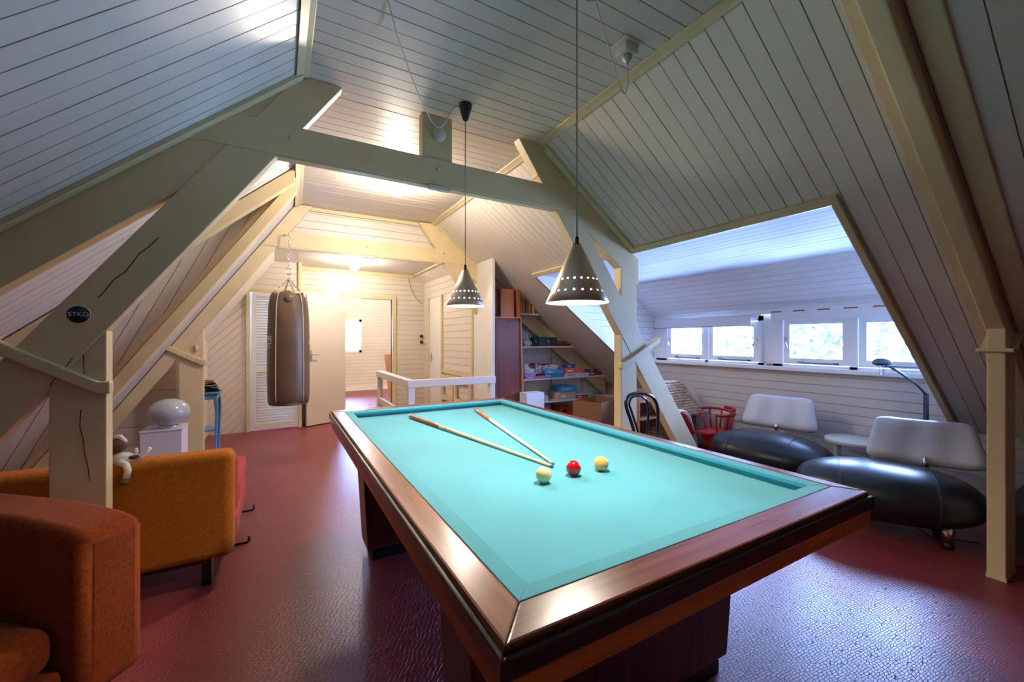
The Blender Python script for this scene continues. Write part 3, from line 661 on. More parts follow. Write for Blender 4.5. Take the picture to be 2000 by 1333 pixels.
def cue(px0, px1, label, bm_, rings):
    a = atz(*px0, BZ+.013); b = atz(*px1, BZ+.007); a.z = BZ+.0155; b.z = BZ+.0078
    t = thing('billiard_cue', a, label, 'cue'); d = b-a
    at = lambda f: a+d*f
    f1 = .30
    MB().tube([at(0), at(.004), at(f1)], [.0115,.014,.0118], 14).build('butt', bm_, t)
    MB().tube([at(f1), at(.975)], [.0117,.0062], 14).build('shaft', M['ash'], t)
    MB().tube([at(.975), at(.992)], [.0064,.0062], 12).build('ferrule', M['piping'], t)
    MB().tube([at(.992), at(1.0)], [.0062,.0055], 12).build('tip', M['lampblue'], t)
    for f, m in rings: MB().tube([at(f), at(f+.006)], [.0145-.009*f, .0145-.009*f], 14).build('ring', m, t)
cue((801,814), (1080,912), 'billiard cue with a brown butt and green ring, resting across the cloth', M['butt'], [(.005,M['piping']),(.36,flat('green_ring',(.05,.4,.08)))])
cue((929,801), (1081,907), 'billiard cue with an orange butt and cream ring, pointing at the near end', M['butt2'], [(.22,M['piping']),(.295,M['piping'])])
# ------------------------------------------------------------------ pendant lamps
def pendant(loc, zt, label, drop_path, cup, n):
    x, y = loc; z0 = zt-.232
    t = thing('pendant_lamp', (x, y, zt), label, 'pendant lamp')
    R0, R1 = .124, .018; H = .228
    def P(u, v, rr=0): a = 2*PI*u; r = R0+(R1-R0)*v-rr; return Vector((x+r*math.cos(a), y+r*math.sin(a), z0+H*v))
    N = 20; mb = MB()
    rows = [(0,.16,0),(.16,.22,1),(.22,.36,0),(.36,.42,1),(.42,1,0)]
    for k in range(N):
        for v0, v1, hole in rows:
            u0, u1 = k/N, (k+1)/N; um, vm = (u0+u1)/2, (v0+v1)/2
            if not hole:
                mb.add([P(u0,v0),P(um,v0),P(u1,v0),P(u1,v1),P(um,v1),P(u0,v1)], [(0,1,4,5),(1,2,3,4)], True)
            else:
                out = [(u0,v0),(um,v0),(u1,v0),(u1,vm),(u1,v1),(um,v1),(u0,v1),(u0,vm)]
                rr = .0034; R_ = R0+(R1-R0)*vm; du = rr/(2*PI*R_); dv = rr/(H*1.09)
                inn = [(um+du*math.cos(a), vm+dv*math.sin(a)) for a in [math.radians(q) for q in (225,270,315,0,45,90,135,180)]]
                mb.add([P(*q) for q in out]+[P(*q) for q in inn], [(i,(i+1) % 8,8+(i+1) % 8,8+i) for i in range(8)], True)
    sh = mb.build('shade', M['copper'], t)
    so = sh.modifiers.new('solid', 'SOLIDIFY'); so.thickness = .0012; so.offset = -1; sh.data.materials.append(M['shade_in']); so.material_offset = 1; so.material_offset_rim = 0
    MB().lathe([(R1,0),(R1-.001,.004),(.006,.006),(.008,.010),(.008,.028),(.005,.034),(0,.034)], (x,y,z0+H), 16).build('cord_grip', M['blackp'], t)
    MB().tube([(x,y,z0+H-.01),(x,y,z0+H-.10)], .016, 12).build('lamp_holder', M['plastic'], t)
    MB().ball((x,y,z0+.066), .036, .036, .042, seg=16, rings=10).build('bulb', M['bulb'], t)
    MB().tube([(x,y,z0+H+.03),(x,y,CZ-.085 if cup else CZ-.02)], .0032, 6).build('cord', M['cord'], t)
    MB().lathe([(0,-.10),(.012,-.10),(.018,-.092),(.040,-.015),(.042,-.004),(.042,0),(0,0)], (x,y,CZ), 20).build('ceiling_cup', M['blackp'], t)
    MB().tube(drop_path, .0030, 6).build('flex', M['cordw'], t)
def sag(a, b, low, n=14):
    a, b, low = Vector(a), Vector(b), Vector(low); out = []
    for i in range(n+1):
        t = i/n; c1 = low*2-(a+b)/2; out.append(a*(1-t)**2+c1*2*t*(1-t)+b*t*t)
    return out
lowf = aty(858,252,2.30)
pf = [Vector((.985,2.352,CZ-.012))]+[aty(x,y,2.33) for x, y in ((884,212),(872,236),(862,249),(855,250),(845,240))]+[aty(828,210,2.24), aty(800,140,2.10), aty(775,65,1.95), Vector((.41,1.80,CZ-.003))]
pendant((1.020,2.375), 1.772, 'copper cone pendant lamp over the far end of the billiard table', pf, True, 0)
pn = [Vector((1.03,1.30,CZ-.012)), Vector((1.12,1.33,CZ-.06)), aty(1163,2,1.335), aty(1185,78,1.40), aty(1207,160,1.47), aty(1216,182,1.48), aty(1222,182,1.49), aty(1227,160,1.49), Vector((1.517,1.493,CZ-.075))]
pendant((1.020,1.270), 1.706, 'copper cone pendant lamp over the near end of the billiard table', pn, False, 1)
t = thing('ceiling_socket', (1.515,1.49,CZ), 'ivory socket box on the ceiling boards with a plug hanging from it', 'socket')
boxo('back_plate', M['plastic'], 1.455, 1.575, 1.435, 1.545, CZ-.010, CZ-.001, t, bevel=.003)
boxo('socket_box', M['plastic'], 1.472, 1.558, 1.452, 1.532, CZ-.055, CZ-.010, t, bevel=.006)
MB().lathe([(0,-.10),(.006,-.10),(.010,-.085),(.022,-.075),(.024,-.055),(0,-.055)], (1.515,1.49,CZ), 16).build('plug', M['plastic'], t)
dpos = aty(857,263,2.555)
tag(MB().lathe([(0,0),(.046,0),(.046,.008),(.040,.014),(0,.016)], (dpos.x, 2.556, dpos.z), 24, Matrix.Rotation(PI/2, 4, 'X')).build('junction_cover', M['plastic']), 'round ivory junction cover on the king post', 'cover')
def globe(p, r, label):
    t = thing('globe_lamp', (p[0],p[1],p[2]), label, 'ceiling lamp')
    MB().ball(p, r, seg=24, rings=14).build('glass_globe', M['globe'], t)
    MB().lathe([(0,0),(r*.62,0),(r*.6,-.02),(r*.5,-.03),(0,-.03)], (p[0],p[1],p[2]+r+.012), 20).build('fitting', M['white'], t)
globe((.933,3.70,CZ-.106), .082, 'lit glass globe lamp on the ceiling behind the collar beam')
globe((.966,6.36,2.5-.085), .072, 'lit glass globe lamp on the low alcove ceiling')
globe((1.2,9.6,2.88), .10, 'unseen glass globe lamp added to brighten the room beyond the door')  # added lamp, out of view, to brighten the far room
globe((2.6,8.4,2.88), .10, 'second unseen glass globe lamp added to brighten the room beyond the door')  # another added lamp out of view, raises the far room's brightness
# ------------------------------------------------------------------ STKD badge
p = aty(152.5,614.5,2.55); t = thing('round_sticker', (p.x,2.553,p.z), 'round black sticker reading STKD on the timber brace', 'sticker')
MB().lathe([(0,0),(.041,0),(.041,.002),(0,.002)], (p.x,2.555,p.z), 40, Matrix.Rotation(PI/2, 4, 'X')).build('disc_rim', M['text'], t)
MB().lathe([(0,0),(.0385,0),(.0385,.003),(0,.003)], (p.x,2.555,p.z), 40, Matrix.Rotation(PI/2, 4, 'X')).build('disc', M['blackp'], t)
text('lettering', 'STKD', M['text'], t, .0265, Matrix.Translation((p.x,2.5515,p.z)) @ Matrix.Rotation(math.radians(0), 4, 'Y') @ Matrix.Rotation(PI/2, 4, 'X'), xs=1.05)
# ------------------------------------------------------------------ punching bag
bx, by = .095, 4.86
t = thing('punching_bag', (bx,by,1.82), 'brown leather punching bag hanging on chains in front of the louvred door', 'punching bag')
W0 = Matrix.Translation((bx,by,0)); R = .196
prof = [(0,.662),(.12,.664),(.178,.678),(.192,.70),(R,.78),(R*1.01,1.0),(R*1.0,1.3),(R*.97,1.55),(R*.93,1.68),(R*.85,1.76),(R*.74,1.808),(R*.70,1.812),(R*.66,1.80),(0,1.80)]
mb = MB(); mb.lathe(prof, (bx,by,0), 48)
for i, v in enumerate(mb.v):
    dx, dy = v.x-bx, v.y-by; a = math.atan2(dy, dx)
    if v.z > 1.6: k = 1+.06*math.sin(8*a)*(v.z-1.6)/.2; v.x = bx+dx*k; v.y = by+dy*k; v.z += .02*math.cos(4*a+.6)*(1 if v.z > 1.75 else 0)
body_ = mb.build('bag_body', M['bag'], t)
MB().lathe([(R*.90,.668),(R*.93,.676),(R*.955,.69),(R*.93,.664)], (bx,by,0), 40, cap=False).build('bottom_seam', M['bagend'], t)
angc = math.atan2(-by, -bx)               # towards the room
for da in (-.62, .72):
    a = angc+da; pts = [(bx+math.cos(a)*rr*1.012, by+math.sin(a)*rr*1.012, z) for rr, z in prof[3:11]]
    pts = [(bx+math.cos(a+.0)*r2, by+math.sin(a)*r2, z) for r2, z in [(math.hypot(q[0]-bx,q[1]-by)+.001, q[2]) for q in pts]]
    MB().tube(pts, .005, 6).build('piping', M['piping'], body_)
aa = angc+.02; pt = Vector((bx+math.cos(aa)*R*.86, by+math.sin(aa)*R*.86, 1.745))
mm = frame(pt, (-math.sin(aa),math.cos(aa),0), (0,0,1))
MB().lathe([(0,0),(.044,0),(.042,.010),(0,.012)], (0,0,0), 20, mm).build('leather_tab', M['bag'], body_)
MB().lathe([(0,.012),(.006,.012),(.005,.016),(0,.017)], (0,0,0), 8, mm @ Matrix.Translation((0,.018,0))).lathe([(0,.012),(.006,.012),(.005,.016),(0,.017)], (0,0,0), 8, mm @ Matrix.Translation((0,-.012,0))).build('rivets', M['chrome'], t)
def cyl(rad):                              # wrap text around the bag
    def w(p): a = p.x/rad; return Vector((math.sin(a)*(rad+p.z), -math.cos(a)*(rad+p.z), p.y))
    return w
for body, z in (('EN',1.335),('RT',1.265)):
    text('lettering', body, M['text'], t, .085, Matrix.Translation((bx,by,z)) @ rotz(angc+PI/2-1.16), warp=cyl(R*1.003), thick=.001)
text('lettering', 'KS', M['text'], t, .07, Matrix.Translation((bx,by,1.30)) @ rotz(angc+PI/2+1.42), warp=cyl(R*1.003), thick=.001)
def chain(a, b, name='chain', L=.034, r=.0036, w=.0085):
    a, b = Vector(a), Vector(b); d = b-a; n = max(2, int(d.length/(L*.72))); dn = d.normalized(); mb = MB()
    s1 = dn.cross(Vector((.3,.9,.1))).normalized(); s2 = dn.cross(s1)
    for i in range(n):
        c = a+d*((i+.5)/n); s_ = s1 if i % 2 else s2
        pts = []
        for k in range(10):
            q = 2*PI*k/10; pts.append(c+dn*(math.cos(q)*L/2)+s_*(math.sin(q)*w))
        mb.tube(pts, r, 5, closed=True)
    return mb
chain((bx,by,2.44),(bx,by,2.075)).build('chain', M['chrome'], t)
rg = MB()
for z, r in ((2.045,.030),(1.99,.022)):
    rg.tube([(bx+math.cos(2*PI*k/16)*r, by, z+math.sin(2*PI*k/16)*r) for k in range(16)], .004, 6, closed=True)
rg.build('ring', M['chrome'], t)
for k in range(4):
    a = angc+.35+k*PI/2; chain((bx,by,1.965),(bx+math.cos(a)*R*.74, by+math.sin(a)*R*.74, 1.81)).build('chain', M['chrome'], t)
MB().tube([(bx,by+.13,2.455),(bx,by+.02,2.455),(bx,by,2.445),(bx,by,2.43),(bx,by+.02,2.425)], .006, 8).build('hook', M['chrome'], t)
# ------------------------------------------------------------------ sofa and armchair
def rbox(x0, x1, y0, y1, z0, z1): return MB().box(x0, x1, y0, y1, z0, z1)
s = thing('sofa', (-.75, 3.3, 0), 'orange wool sofa seen from behind at the timber post, plush dog on its back', 'sofa')
rbox(-1.62,-.215,2.715,2.87,.135,.715).build('backrest', M['sofa'], s, bevel=.045)
rbox(-1.60,-.212,2.875,3.72,.16,.30).build('seat_base', M['pink'], s, bevel=.02)
for x in (-1.60,-.905): rbox(x,x+.695,3.03,3.76,.30,.455).build('seat_cushion', M['pink'], s, bevel=.05)
for x in (-1.60,-.905): rbox(x,x+.695,2.875,3.02,.30,.655).build('back_cushion', M['pink'], s, bevel=.05)
for x, y in ((-.36,2.77),(-1.5,2.77),(-.36,3.62),(-1.5,3.62)): rbox(x,x+.045,y-.03,y+.03,0,.16).build('leg', M['blackp'], s, bevel=.003)
rbox(-1.5,-.34,2.755,2.785,.115,.14).build('under_bar', M['blackp'], s)
for y in (3.16,3.74): MB().tube([(-.26,y,.012),(-.175,y,.012),(-.165,y,.02),(-.165,y,.05)], .008, 6).build('foot_hook', M['blackp'], s)
fd = Vector((.757,-.653,0)); ld = Vector((-.653,-.757,0))
Ma = frame((-.425,1.985,0), -fd, ld) # local x: backwards along the arm, local -y: across the seat, z up
a_ = thing('armchair', (-.425,1.985,0), 'rust-red wool armchair in the near corner, cut by the photo edge', 'armchair')
def abox(name, m, x0,x1,y0,y1,z0,z1, bv): MB().box(x0,x1,-y1,-y0,z0,z1,Ma).build(name, m, a_, bevel=bv)
def arm_shell(y0, y1):
    mb = MB(); n = 10; z0 = .14
    pr = [(.0,.655),(.02,.69),(.09,.705),(.30,.725),(.74,.725),(.80,.70),(.80,z0),(.0,z0)]
    mb.add([Ma @ Vector((x,y0,z)) for x, z in pr]+[Ma @ Vector((x,y1,z)) for x, z in pr], [tuple(range(8)), tuple(range(15,7,-1))]+[((i+1) % 8, i, 8+i, 8+(i+1) % 8) for i in range(8)])
    mb.build('armrest', M['arm'], a_, bevel=.05)
arm_shell(.0, .20); arm_shell(.80, .98)
abox('backrest', M['arm'], .62,.82,-.81,-.19,.20,.73,.05)
abox('seat_base', M['arm'], .06,.62,-.80,-.20,.14,.26,.02)
abox('seat_cushion', M['arm'], .07,.63,-.79,-.205,.26,.415,.06)
for x, y in ((.06,-.10),(.70,-.10),(.06,-.88),(.70,-.88)): abox('leg', M['blackp'], x,x+.05,y-.03,y+.03,0,.15,.003)
# plush dog on the sofa arm
p0 = aty(240,898,2.79)
dg_ = thing('plush_dog', (p0.x,2.79,.715), 'small brown and white plush dog lying over the sofa arm', 'soft toy')
def A(x, y, Y=2.78): return aty(x, y, Y)
MB().tube([A(216,912),A(232,906),A(252,906),A(266,905)], [.030,.036,.034,.026], 12).build('body', M['fur'], dg_)
mb = MB(); c0 = A(228,880); mb.ball(c0, .042, .036, .036, seg=16, rings=10); mb.tube([A(216,872),A(224,892),A(218,905)], [.018,.022,.010], 8); mb.build('head', M['furb'], dg_)
MB().tube([A(221,864),A(234,862),A(243,870),A(242,882)], [.009,.013,.012,.007], 8).build('ear', M['fur'], dg_)
MB().tube([A(252,908),A(272,902),A(286,892),A(294,883)], [.018,.014,.010,.008], 10).build('leg', M['fur'], dg_)
MB().tube([A(262,898),A(266,890),A(266,884)], [.012,.010,.006], 8).build('leg', M['fur'], dg_)
MB().tube([A(232,912,2.74),A(246,918,2.715),A(250,928,2.70),A(246,944,2.70)], [.018,.016,.014,.016], 10).build('leg', M['fur'], dg_)
MB().ball(A(243,950,2.70), .020, .016, .016, seg=12, rings=8).build('paw', mat('tan_plush', (.2,.11,.03), .95), dg_)
MB().ball(A(262,902,2.755), .022, .012, .012, seg=12, rings=8).build('brown_patch', M['furb'], dg_)
dg_.location.z += .022
# plinth with globe, plant stand with scarf
pl = thing('pedestal_stand', (-.87,4.62,0), 'white square display plinth under the grey glass lamp', 'plinth')
boxo('column', M['plinth'], -1.005,-.728,4.50,4.78,0,.548, pl, bevel=.003); boxo('top', M['plinth'], -1.01,-.723,4.495,4.785,.548,.560, pl, bevel=.002)
gl = thing('glass_globe_lamp', (-.865,4.63,.56), 'flattened grey milk-glass globe lamp on the white plinth', 'table lamp')
c0 = aty(331,805,4.63)
MB().lathe([(0,0),(.075,0),(.07,.02),(.04,.02)], (c0.x,4.63,.56), 20).build('base', M['chrome'], gl)
MB().ball((c0.x,4.63,.57+.121), .150,.150,.121, seg=32, rings=20).build('globe', M['gglass'], gl)
ps = thing('plant_stand', (-.66,5.16,0), 'tall blue plant stand with curved legs beside the cream post', 'stand')
px0, py0, hz = -.66, 5.20, .80
boxo('top', M['blue'], px0-.14,px0+.14,py0-.14,py0+.14,hz-.02,hz, ps, bevel=.006); boxo('frieze', M['blue'], px0-.12,px0+.12,py0-.12,py0+.12,hz-.075,hz-.02, ps, bevel=.004)
for sx in (-1,1):
    for sy in (-1,1):
        pts = []
        for i in range(13):
            f = i/12; z = (hz-.03)*(1-f); o = .105+.030*math.sin(f*PI*1.0)*(1-f)*2.0-.035*math.sin(f*PI*.9)+.045*f*f
            pts.append((px0+sx*o, py0+sy*o, z))
        MB().tube(pts, [.020-.008*math.sin(PI*i/12*.9) for i in range(13)], 8).build('leg', M['blue'], ps)
boxo('shelf', M['blue'], px0-.10,px0+.10,py0-.10,py0+.10,.40,.42, ps, bevel=.004)
sc = thing('folded_scarf', (px0,py0,hz), 'folded black scarf with cream edging on the blue stand', 'scarf')
rnd = random.Random(3); fc = flat('scarf_black', (.015,.015,.017), .9); cc = flat('scarf_cream', (.6,.55,.42), .9); rc = flat('scarf_red', (.5,.1,.06), .9)
for i in range(5):
    z = hz+.014+i*.021; w2 = .12-.012*i; pts = []
    for k in range(15):
        q = -1+2*k/14; pts.append((px0+.015+q*w2, py0-.08+.02*math.sin(i*2+q*3), z+.003+.004*math.sin(q*5+i)))
    MB().tube(pts, .0125, 8).build('fold', rc if i == 4 else fc, sc)
    MB().tube([(a-.0,b-.012,c+.010) for a, b, c in pts], .0028, 5).build('edging', cc, sc)
    MB().box(px0-w2+.01,px0+w2,py0-.07,py0+.09,z-.011,z+.011).build('cloth_layer', fc, sc, bevel=.008)
# door stop sensor on brace
pq = aty(384,680,4.985)
tag(MB().lathe([(0,0),(.020,0),(.020,.012),(.014,.02),(0,.022)], (pq.x,4.99,pq.z), 16, Matrix.Rotation(PI/2, 4, 'X'), sc=(.75,1.6)).build('light_switch', M['white']), 'small white pull switch on the far timber post', 'switch')
# ------------------------------------------------------------------ bean-shaped lounge chairs
def lounge(c, axis, label, back_c, back_dir, tilt, bw):
    """c: seat centre (x,y); axis: direction of the long side; back_dir: towards the backrest"""
    t = thing('lounge_chair', (c[0],c[1],0), label, 'lounge chair')
    ax = Vector((*axis,0)).normalized(); m = frame((c[0],c[1],.275), ax, Vector((-ax.y,ax.x,0)))
    mb = MB(); seg, rings = 48, 24; vs = []
    for i in range(rings+1):
        ph = PI*i/rings
        for k in range(seg):
            th = 2*PI*k/seg; x = -math.cos(ph); r = math.sin(ph)**.80
            y = r*math.cos(th); z = r*math.sin(th); y = math.copysign(abs(y)**.9, y)
            vs.append(m @ Vector((x*.50, y*(.34+.03*x), z*.195)))
    fs = [(i*seg+k, i*seg+(k+1) % seg, (i+1)*seg+(k+1) % seg, (i+1)*seg+k) for i in range(rings) for k in range(seg)]
    mb.add(vs, fs, True); seat_ = mb.build('seat', M['leather'], t)
    sm = MB()
    for x0 in (-.24,.24):
        for dx in (-.004,.004):
            x = (x0+dx)/.50; r = math.sin(math.acos(-x))**.80; pts = []
            for k in range(40):
                th = 2*PI*k/40; y = r*math.cos(th); z = r*math.sin(th); y = math.copysign(abs(y)**.9, y)
                pts.append(m @ Vector((x0+dx, y*(.34+.03*x)*1.004, z*.195*1.004)))
            sm.tube(pts, .0022, 4, closed=True)
    sm.build('seam', flat('seam_thread', (.04,.05,.07), .5), seat_)
    for lx, ly in ((.30,.10),(-.30,.10),(.30,-.13),(-.30,-.13)):
        q = m @ Vector((lx,ly,0))
        lg = MB().lathe([(.0,.045),(.030,.045),(.033,.16),(0,.16)], (q.x,q.y,0), 16).build('leg', M['chrome'], t)
        MB().lathe([(0,0),(.032,0),(.030,.045),(0,.045)], (q.x,q.y,0), 16).build('foot', M['blackp'], lg)
    # backrest: cushioned trapezoid, wider at the top
    bd = Vector((*back_dir,0)).normalized(); side = Vector((-bd.y,bd.x,0)); up = (Vector((0,0,1))*math.cos(tilt)+bd*math.sin(tilt)).normalized()
    B = frame(back_c, side, up); mb = MB(); nx, ny = 24, 12; vs = []
    for sgn in (1,-1):
        for j in range(ny+1):
            for i in range(nx+1):
                u, v = -1+2*i/nx, -1+2*j/ny
                e = (1-abs(u)**6)*(1-abs(v)**6); e = max(0,e)**.5
                hw = bw*(1-.10*v); x = u*hw; y = v*.175
                if abs(v) > .7: x *= 1-.07*((abs(v)-.7)/.3)**2
                if abs(u) > .7: y -= math.copysign(.022*((abs(u)-.7)/.3)**2, v)
                z = .055*e*sgn - .03*u*u + (.006*math.sin(u*9+v)*e if sgn < 0 else 0)
                vs.append(B @ Vector((x, y, z)))
    n = (nx+1)*(ny+1); fs = []
    for j in range(ny):
        for i in range(nx):
            a, b, c2, d = j*(nx+1)+i, j*(nx+1)+i+1, (j+1)*(nx+1)+i+1, (j+1)*(nx+1)+i
            fs += [(a,b,c2,d), (n+a,n+d,n+c2,n+b)]
    mb.add(vs, fs, True); o = mb.build('backrest', M['wleather'], t, sub=1)
    base = Vector((c[0],c[1],0))+bd*.22; p1 = B @ Vector((0,-.10,.05))
    q0 = Vector((base.x,base.y,.40)); q1 = Vector((p1.x,p1.y,p1.z))
    p2 = B @ Vector((0,-.115,-.058)); p3 = B @ Vector((0,-.165,-.060)); p4 = B @ Vector((0,-.19,-.01))
    MB().tube([p2, p3, p4, q0+bd*.04, q0+bd*.03-Vector((0,0,.06))], [.013,.017,.017,.018,.020], 10).build('bracket', M['chrome'], t)
    return t
lounge((3.70,1.21), (.40,-.92), 'black bean-shaped lounge chair with white backrest nearest the black trunk', (4.07,1.10,.585), (.93,.36), .38, .30)
lounge((3.98,2.14), (.12,-.99), 'black bean-shaped lounge chair with white backrest beside the red child seat', (4.34,2.215,.605), (.985,.16), .28, .315)
# round white side table
cc_ = aty(1665,858,1.60); st = thing('side_table', (4.40,1.625,0), 'round white side table between the two lounge chairs', 'side table')
x, y, h = 4.40, 1.625, .455
MB().lathe([(0,h-.035),(.21,h-.035),(.215,h-.028),(.215,h-.006),(.21,h),(0,h)], (x,y,0), 40).build('table_top', M['white'], st)
for k in range(4):
    a = PI/4+k*PI/2+.3; MB().tube([(x+.165*math.cos(a),y+.165*math.sin(a),h-.03),(x+.19*math.cos(a),y+.19*math.sin(a),0)], .017, 10).build('leg', M['white'], st)
MB().tube([(x+.17*math.cos(2*PI*k/28),y+.17*math.sin(2*PI*k/28),.27) for k in range(28)], .010, 8, closed=True).build('ring_stretcher', M['white'], st)
# floor lamp
lp = thing('reading_lamp', (4.42,1.18,0), 'blue-grey reading floor lamp with oval head and long arm', 'floor lamp')
px1, py1 = 4.42, 1.175
MB().lathe([(0,0),(.12,0),(.12,.012),(.02,.022),(0,.022)], (px1,py1,0), 28).build('base', M['blackp'], lp)
MB().tube([(px1,py1,.02),(px1,py1,.90)], .0165, 12).build('pole', flat('pole_blue',(.02,.03,.06),.3), lp)
hd_ = aty(1722,709,1.335); j_ = Vector((px1,py1,.90))
MB().tube([j_, aty(1790,751,1.21), aty(1760,730,1.27), aty(1737,716,1.315)], .009, 10).build('arm', M['lampblue'], lp)
MB().lathe([(0,-.018),(.045,-.016),(.060,-.004),(.062,.004),(.052,.022),(.03,.034),(0,.038)], (0,0,0), 24, frame(hd_, (1,.1,.12), (0,1,.0))).build('head', M['lampblue'], lp)
MB().tube([hd_+Vector((0,-.012,-.015)), hd_+Vector((0,-.014,-.085)), hd_+Vector((0,-.002,-.093)), hd_+Vector((0,.012,-.085)), hd_+Vector((0,.012,-.015))], .0028, 6).build('grip', M['steel'], lp)
# radiator
rd = thing('radiator', (4.62,3.2,.1), 'low cream panel radiator under the window wall', 'radiator')
R0, R1_ = 2.95, 3.95
boxo('front_panel', M['skirt'], 4.575, 4.590, R0, R1_, .10, .44, rd, bevel=.004); boxo('rear_panel', M['skirt'], 4.665, 4.680, R0, R1_, .10, .44, rd, bevel=.004)
fl = MB(); n = int((R1_-R0)/.05)
for i in range(n): fl.box(4.566, 4.576, R0+.012+i*.05, R0+.038+i*.05, .13, .41)
fl.build('flutes', M['skirt'], rd, kind='stuff'); boxo('top_grille', M['skirt'], 4.575, 4.68, R0, R1_, .44, .448, rd); boxo('end_cap', M['steel'], 4.592, 4.664, R0, R0+.012, .12, .43, rd)
# red child seat
rc_ = thing('child_seat', (4.2,2.85,.15), 'small red wooden child seat with a round arm rail', 'child seat')
Yc = 2.85; def_ = lambda x, y, Yy=Yc: aty(x, y, Yy)
s0 = aty(1400,842,Yc); cx_, cy_, cz_ = s0.x, Yc, s0.z
MB().lathe([(0,-.012),(.185,-.012),(.19,0),(.185,.012),(0,.012)], (cx_,cy_,cz_), 28, sc=(1,.9)).build('seat', M['red'], rc_)
MB().prism([(cx_-.05,cy_-.15,cz_-.012),(cx_-.05,cy_+.10,cz_-.012),(cx_-.24,cy_+.10,cz_-.012),(cx_-.24,cy_-.06,cz_-.012)], (0,0,.022)).build('tray', M['red'], rc_, bevel=.004)
rt = cz_+.215
pts = [(cx_+math.cos(a)*.19-.0, cy_+math.sin(a)*.17, rt+.02*math.sin(a)) for a in [math.radians(d) for d in range(-150,110,13)]]
MB().tube(pts, .016, 8).build('arm_rail', M['red'], rc_)
MB().tube([(cx_+math.cos(a)*.19, cy_+math.sin(a)*.17, rt+.035) for a in [math.radians(d) for d in range(-75,20,12)]], .018, 8).build('crest', M['red'], rc_)
for d in (-145,-105,-60,-20,20,62,100):
    a = math.radians(d); MB().tube([(cx_+math.cos(a)*.13, cy_+math.sin(a)*.12, cz_),(cx_+math.cos(a)*.19, cy_+math.sin(a)*.17, rt)], .010, 8).build('spindle', M['red'], rc_)
MB().add([(cx_-.17,cy_-.09,cz_-.012),(cx_+.17,cy_-.09,cz_-.012),(cx_+.17,cy_+.09,cz_-.012),(cx_-.17,cy_+.09,cz_-.012),(cx_-.02,cy_-.04,.02),(cx_+.04,cy_-.04,.02),(cx_+.04,cy_+.04,.02),(cx_-.02,cy_+.04,.02)], [(0,1,2,3),(7,6,5,4),(0,4,5,1),(1,5,6,2),(2,6,7,3),(3,7,4,0)]).build('wedge_base', M['red'], rc_)
# white toy with a red toothed edge
ty = thing('toothed_toy', (4.05,3.02,.0), 'white curved toy with a red saw-tooth edge beside the dollhouse', 'toy')
Yt = 2.99; oc = [(1318,860),(1324,812),(1331,801),(1341,802),(1350,814),(1356,835),(1362,856),(1364,880)]
MB().prism([aty(x, y, Yt) for x, y in oc], (0,.06,0)).build('body', M['winwhite'], ty, bevel=.006)
zz = []
ed = [(1329,806),(1338,812),(1345,824),(1350,836),(1355,848)]
rp = [aty(x, y, Yt) for x, y in ed]; mb = MB()
for i in range(len(rp)-1):
    for k in range(3):
        a = rp[i].lerp(rp[i+1], k/3); b_ = rp[i].lerp(rp[i+1], (k+1)/3); o_ = a.lerp(b_, .5)+Vector((.045,0,.01))
        mb.prism([a, b_, o_], (0,-.006,0))
    mb.prism([rp[i], rp[i+1], rp[i+1]+Vector((-.05,0,-.02)), rp[i]+Vector((-.05,0,-.02))], (0,-.006,0))
mb.build('red_teeth', M['red'], ty)
# dollhouse
dh = thing('dollhouse', (4.1,3.35,0), 'wooden dollhouse with a scalloped tile roof against the window wall', 'dollhouse')
hx0, hx1, hy0, hy1, hz = 3.93, 4.36, 3.16, 3.50, .475
def casing(t, x0, x1, h, zs_):
    boxo('side', M['pine'], x1-.015, x1, hy0, hy1, 0, h, t); boxo('side', M['pine'], x0, x0+.015, hy0, hy1, 0, h, t)
    boxo('back', M['pine'], x0, x1, hy1-.012, hy1, 0, h, t)
    for z in zs_: boxo('shelf', M['pine'], x0+.015, x1-.015, hy0, hy1-.012, z, z+.015, t)
casing(dh, hx0, hx1, hz, (.0,.235,hz-.015))
tsf = thing('toy_shelf', (3.65,3.35,0), 'open pine toy shelf seen between the cream post and the raking brace', 'shelf')
casing(tsf, 3.39, 3.86, .70, (.0,.22,.45,.64))
MB().prism([(3.45,hy0+.05,.655),(3.80,hy0+.05,.655),(3.62,hy0+.05,.79)], (0,.012,0)).build('gable_board', M['pine'], tsf)
stp = MB()
for i in range(8): stp.box(3.60+i*.026, 3.65+i*.026, hy0+.02, hy0+.12, .237+i*.024, .247+i*.024)
stp.build('toy_stairs', M['pine'], tsf, kind='stuff')
rz0, rz1, ry0, ry1 = .455, .815, 3.07, 3.42
dR2 = Vector((0,ry1-ry0,rz1-rz0)); nRf = Vector((0,-(rz1-rz0),(ry1-ry0))).normalized()
MB().prism([(hx0-.01,ry0,rz0),(hx1+.03,ry0,rz0),(hx1+.03,ry1,rz1),(hx0-.01,ry1,rz1)], nRf*-.012).build('roof_panel', M['pine'], dh)
MB().prism([(hx0+.01,hy0,hz),(hx0+.01,hy1,hz),(hx0+.01,ry1,rz1-.02)], (.012,0,0)).build('gable', M['pine'], dh); MB().prism([(hx1-.02,hy0,hz),(hx1-.02,hy1,hz),(hx1-.02,ry1,rz1-.02)], (.012,0,0)).build('gable', M['pine'], dh)
MB().tube([(hx1+.03,ry0,rz0),(hx1+.03,ry1,rz1)], .009, 6).build('verge', M['brownw'], dh)
M['tile'] = mat('toy_tile', (.50,.31,.19), .9, var=.45, vscale=22, spec=.1)
nr = 13; nc = 11; tm = None
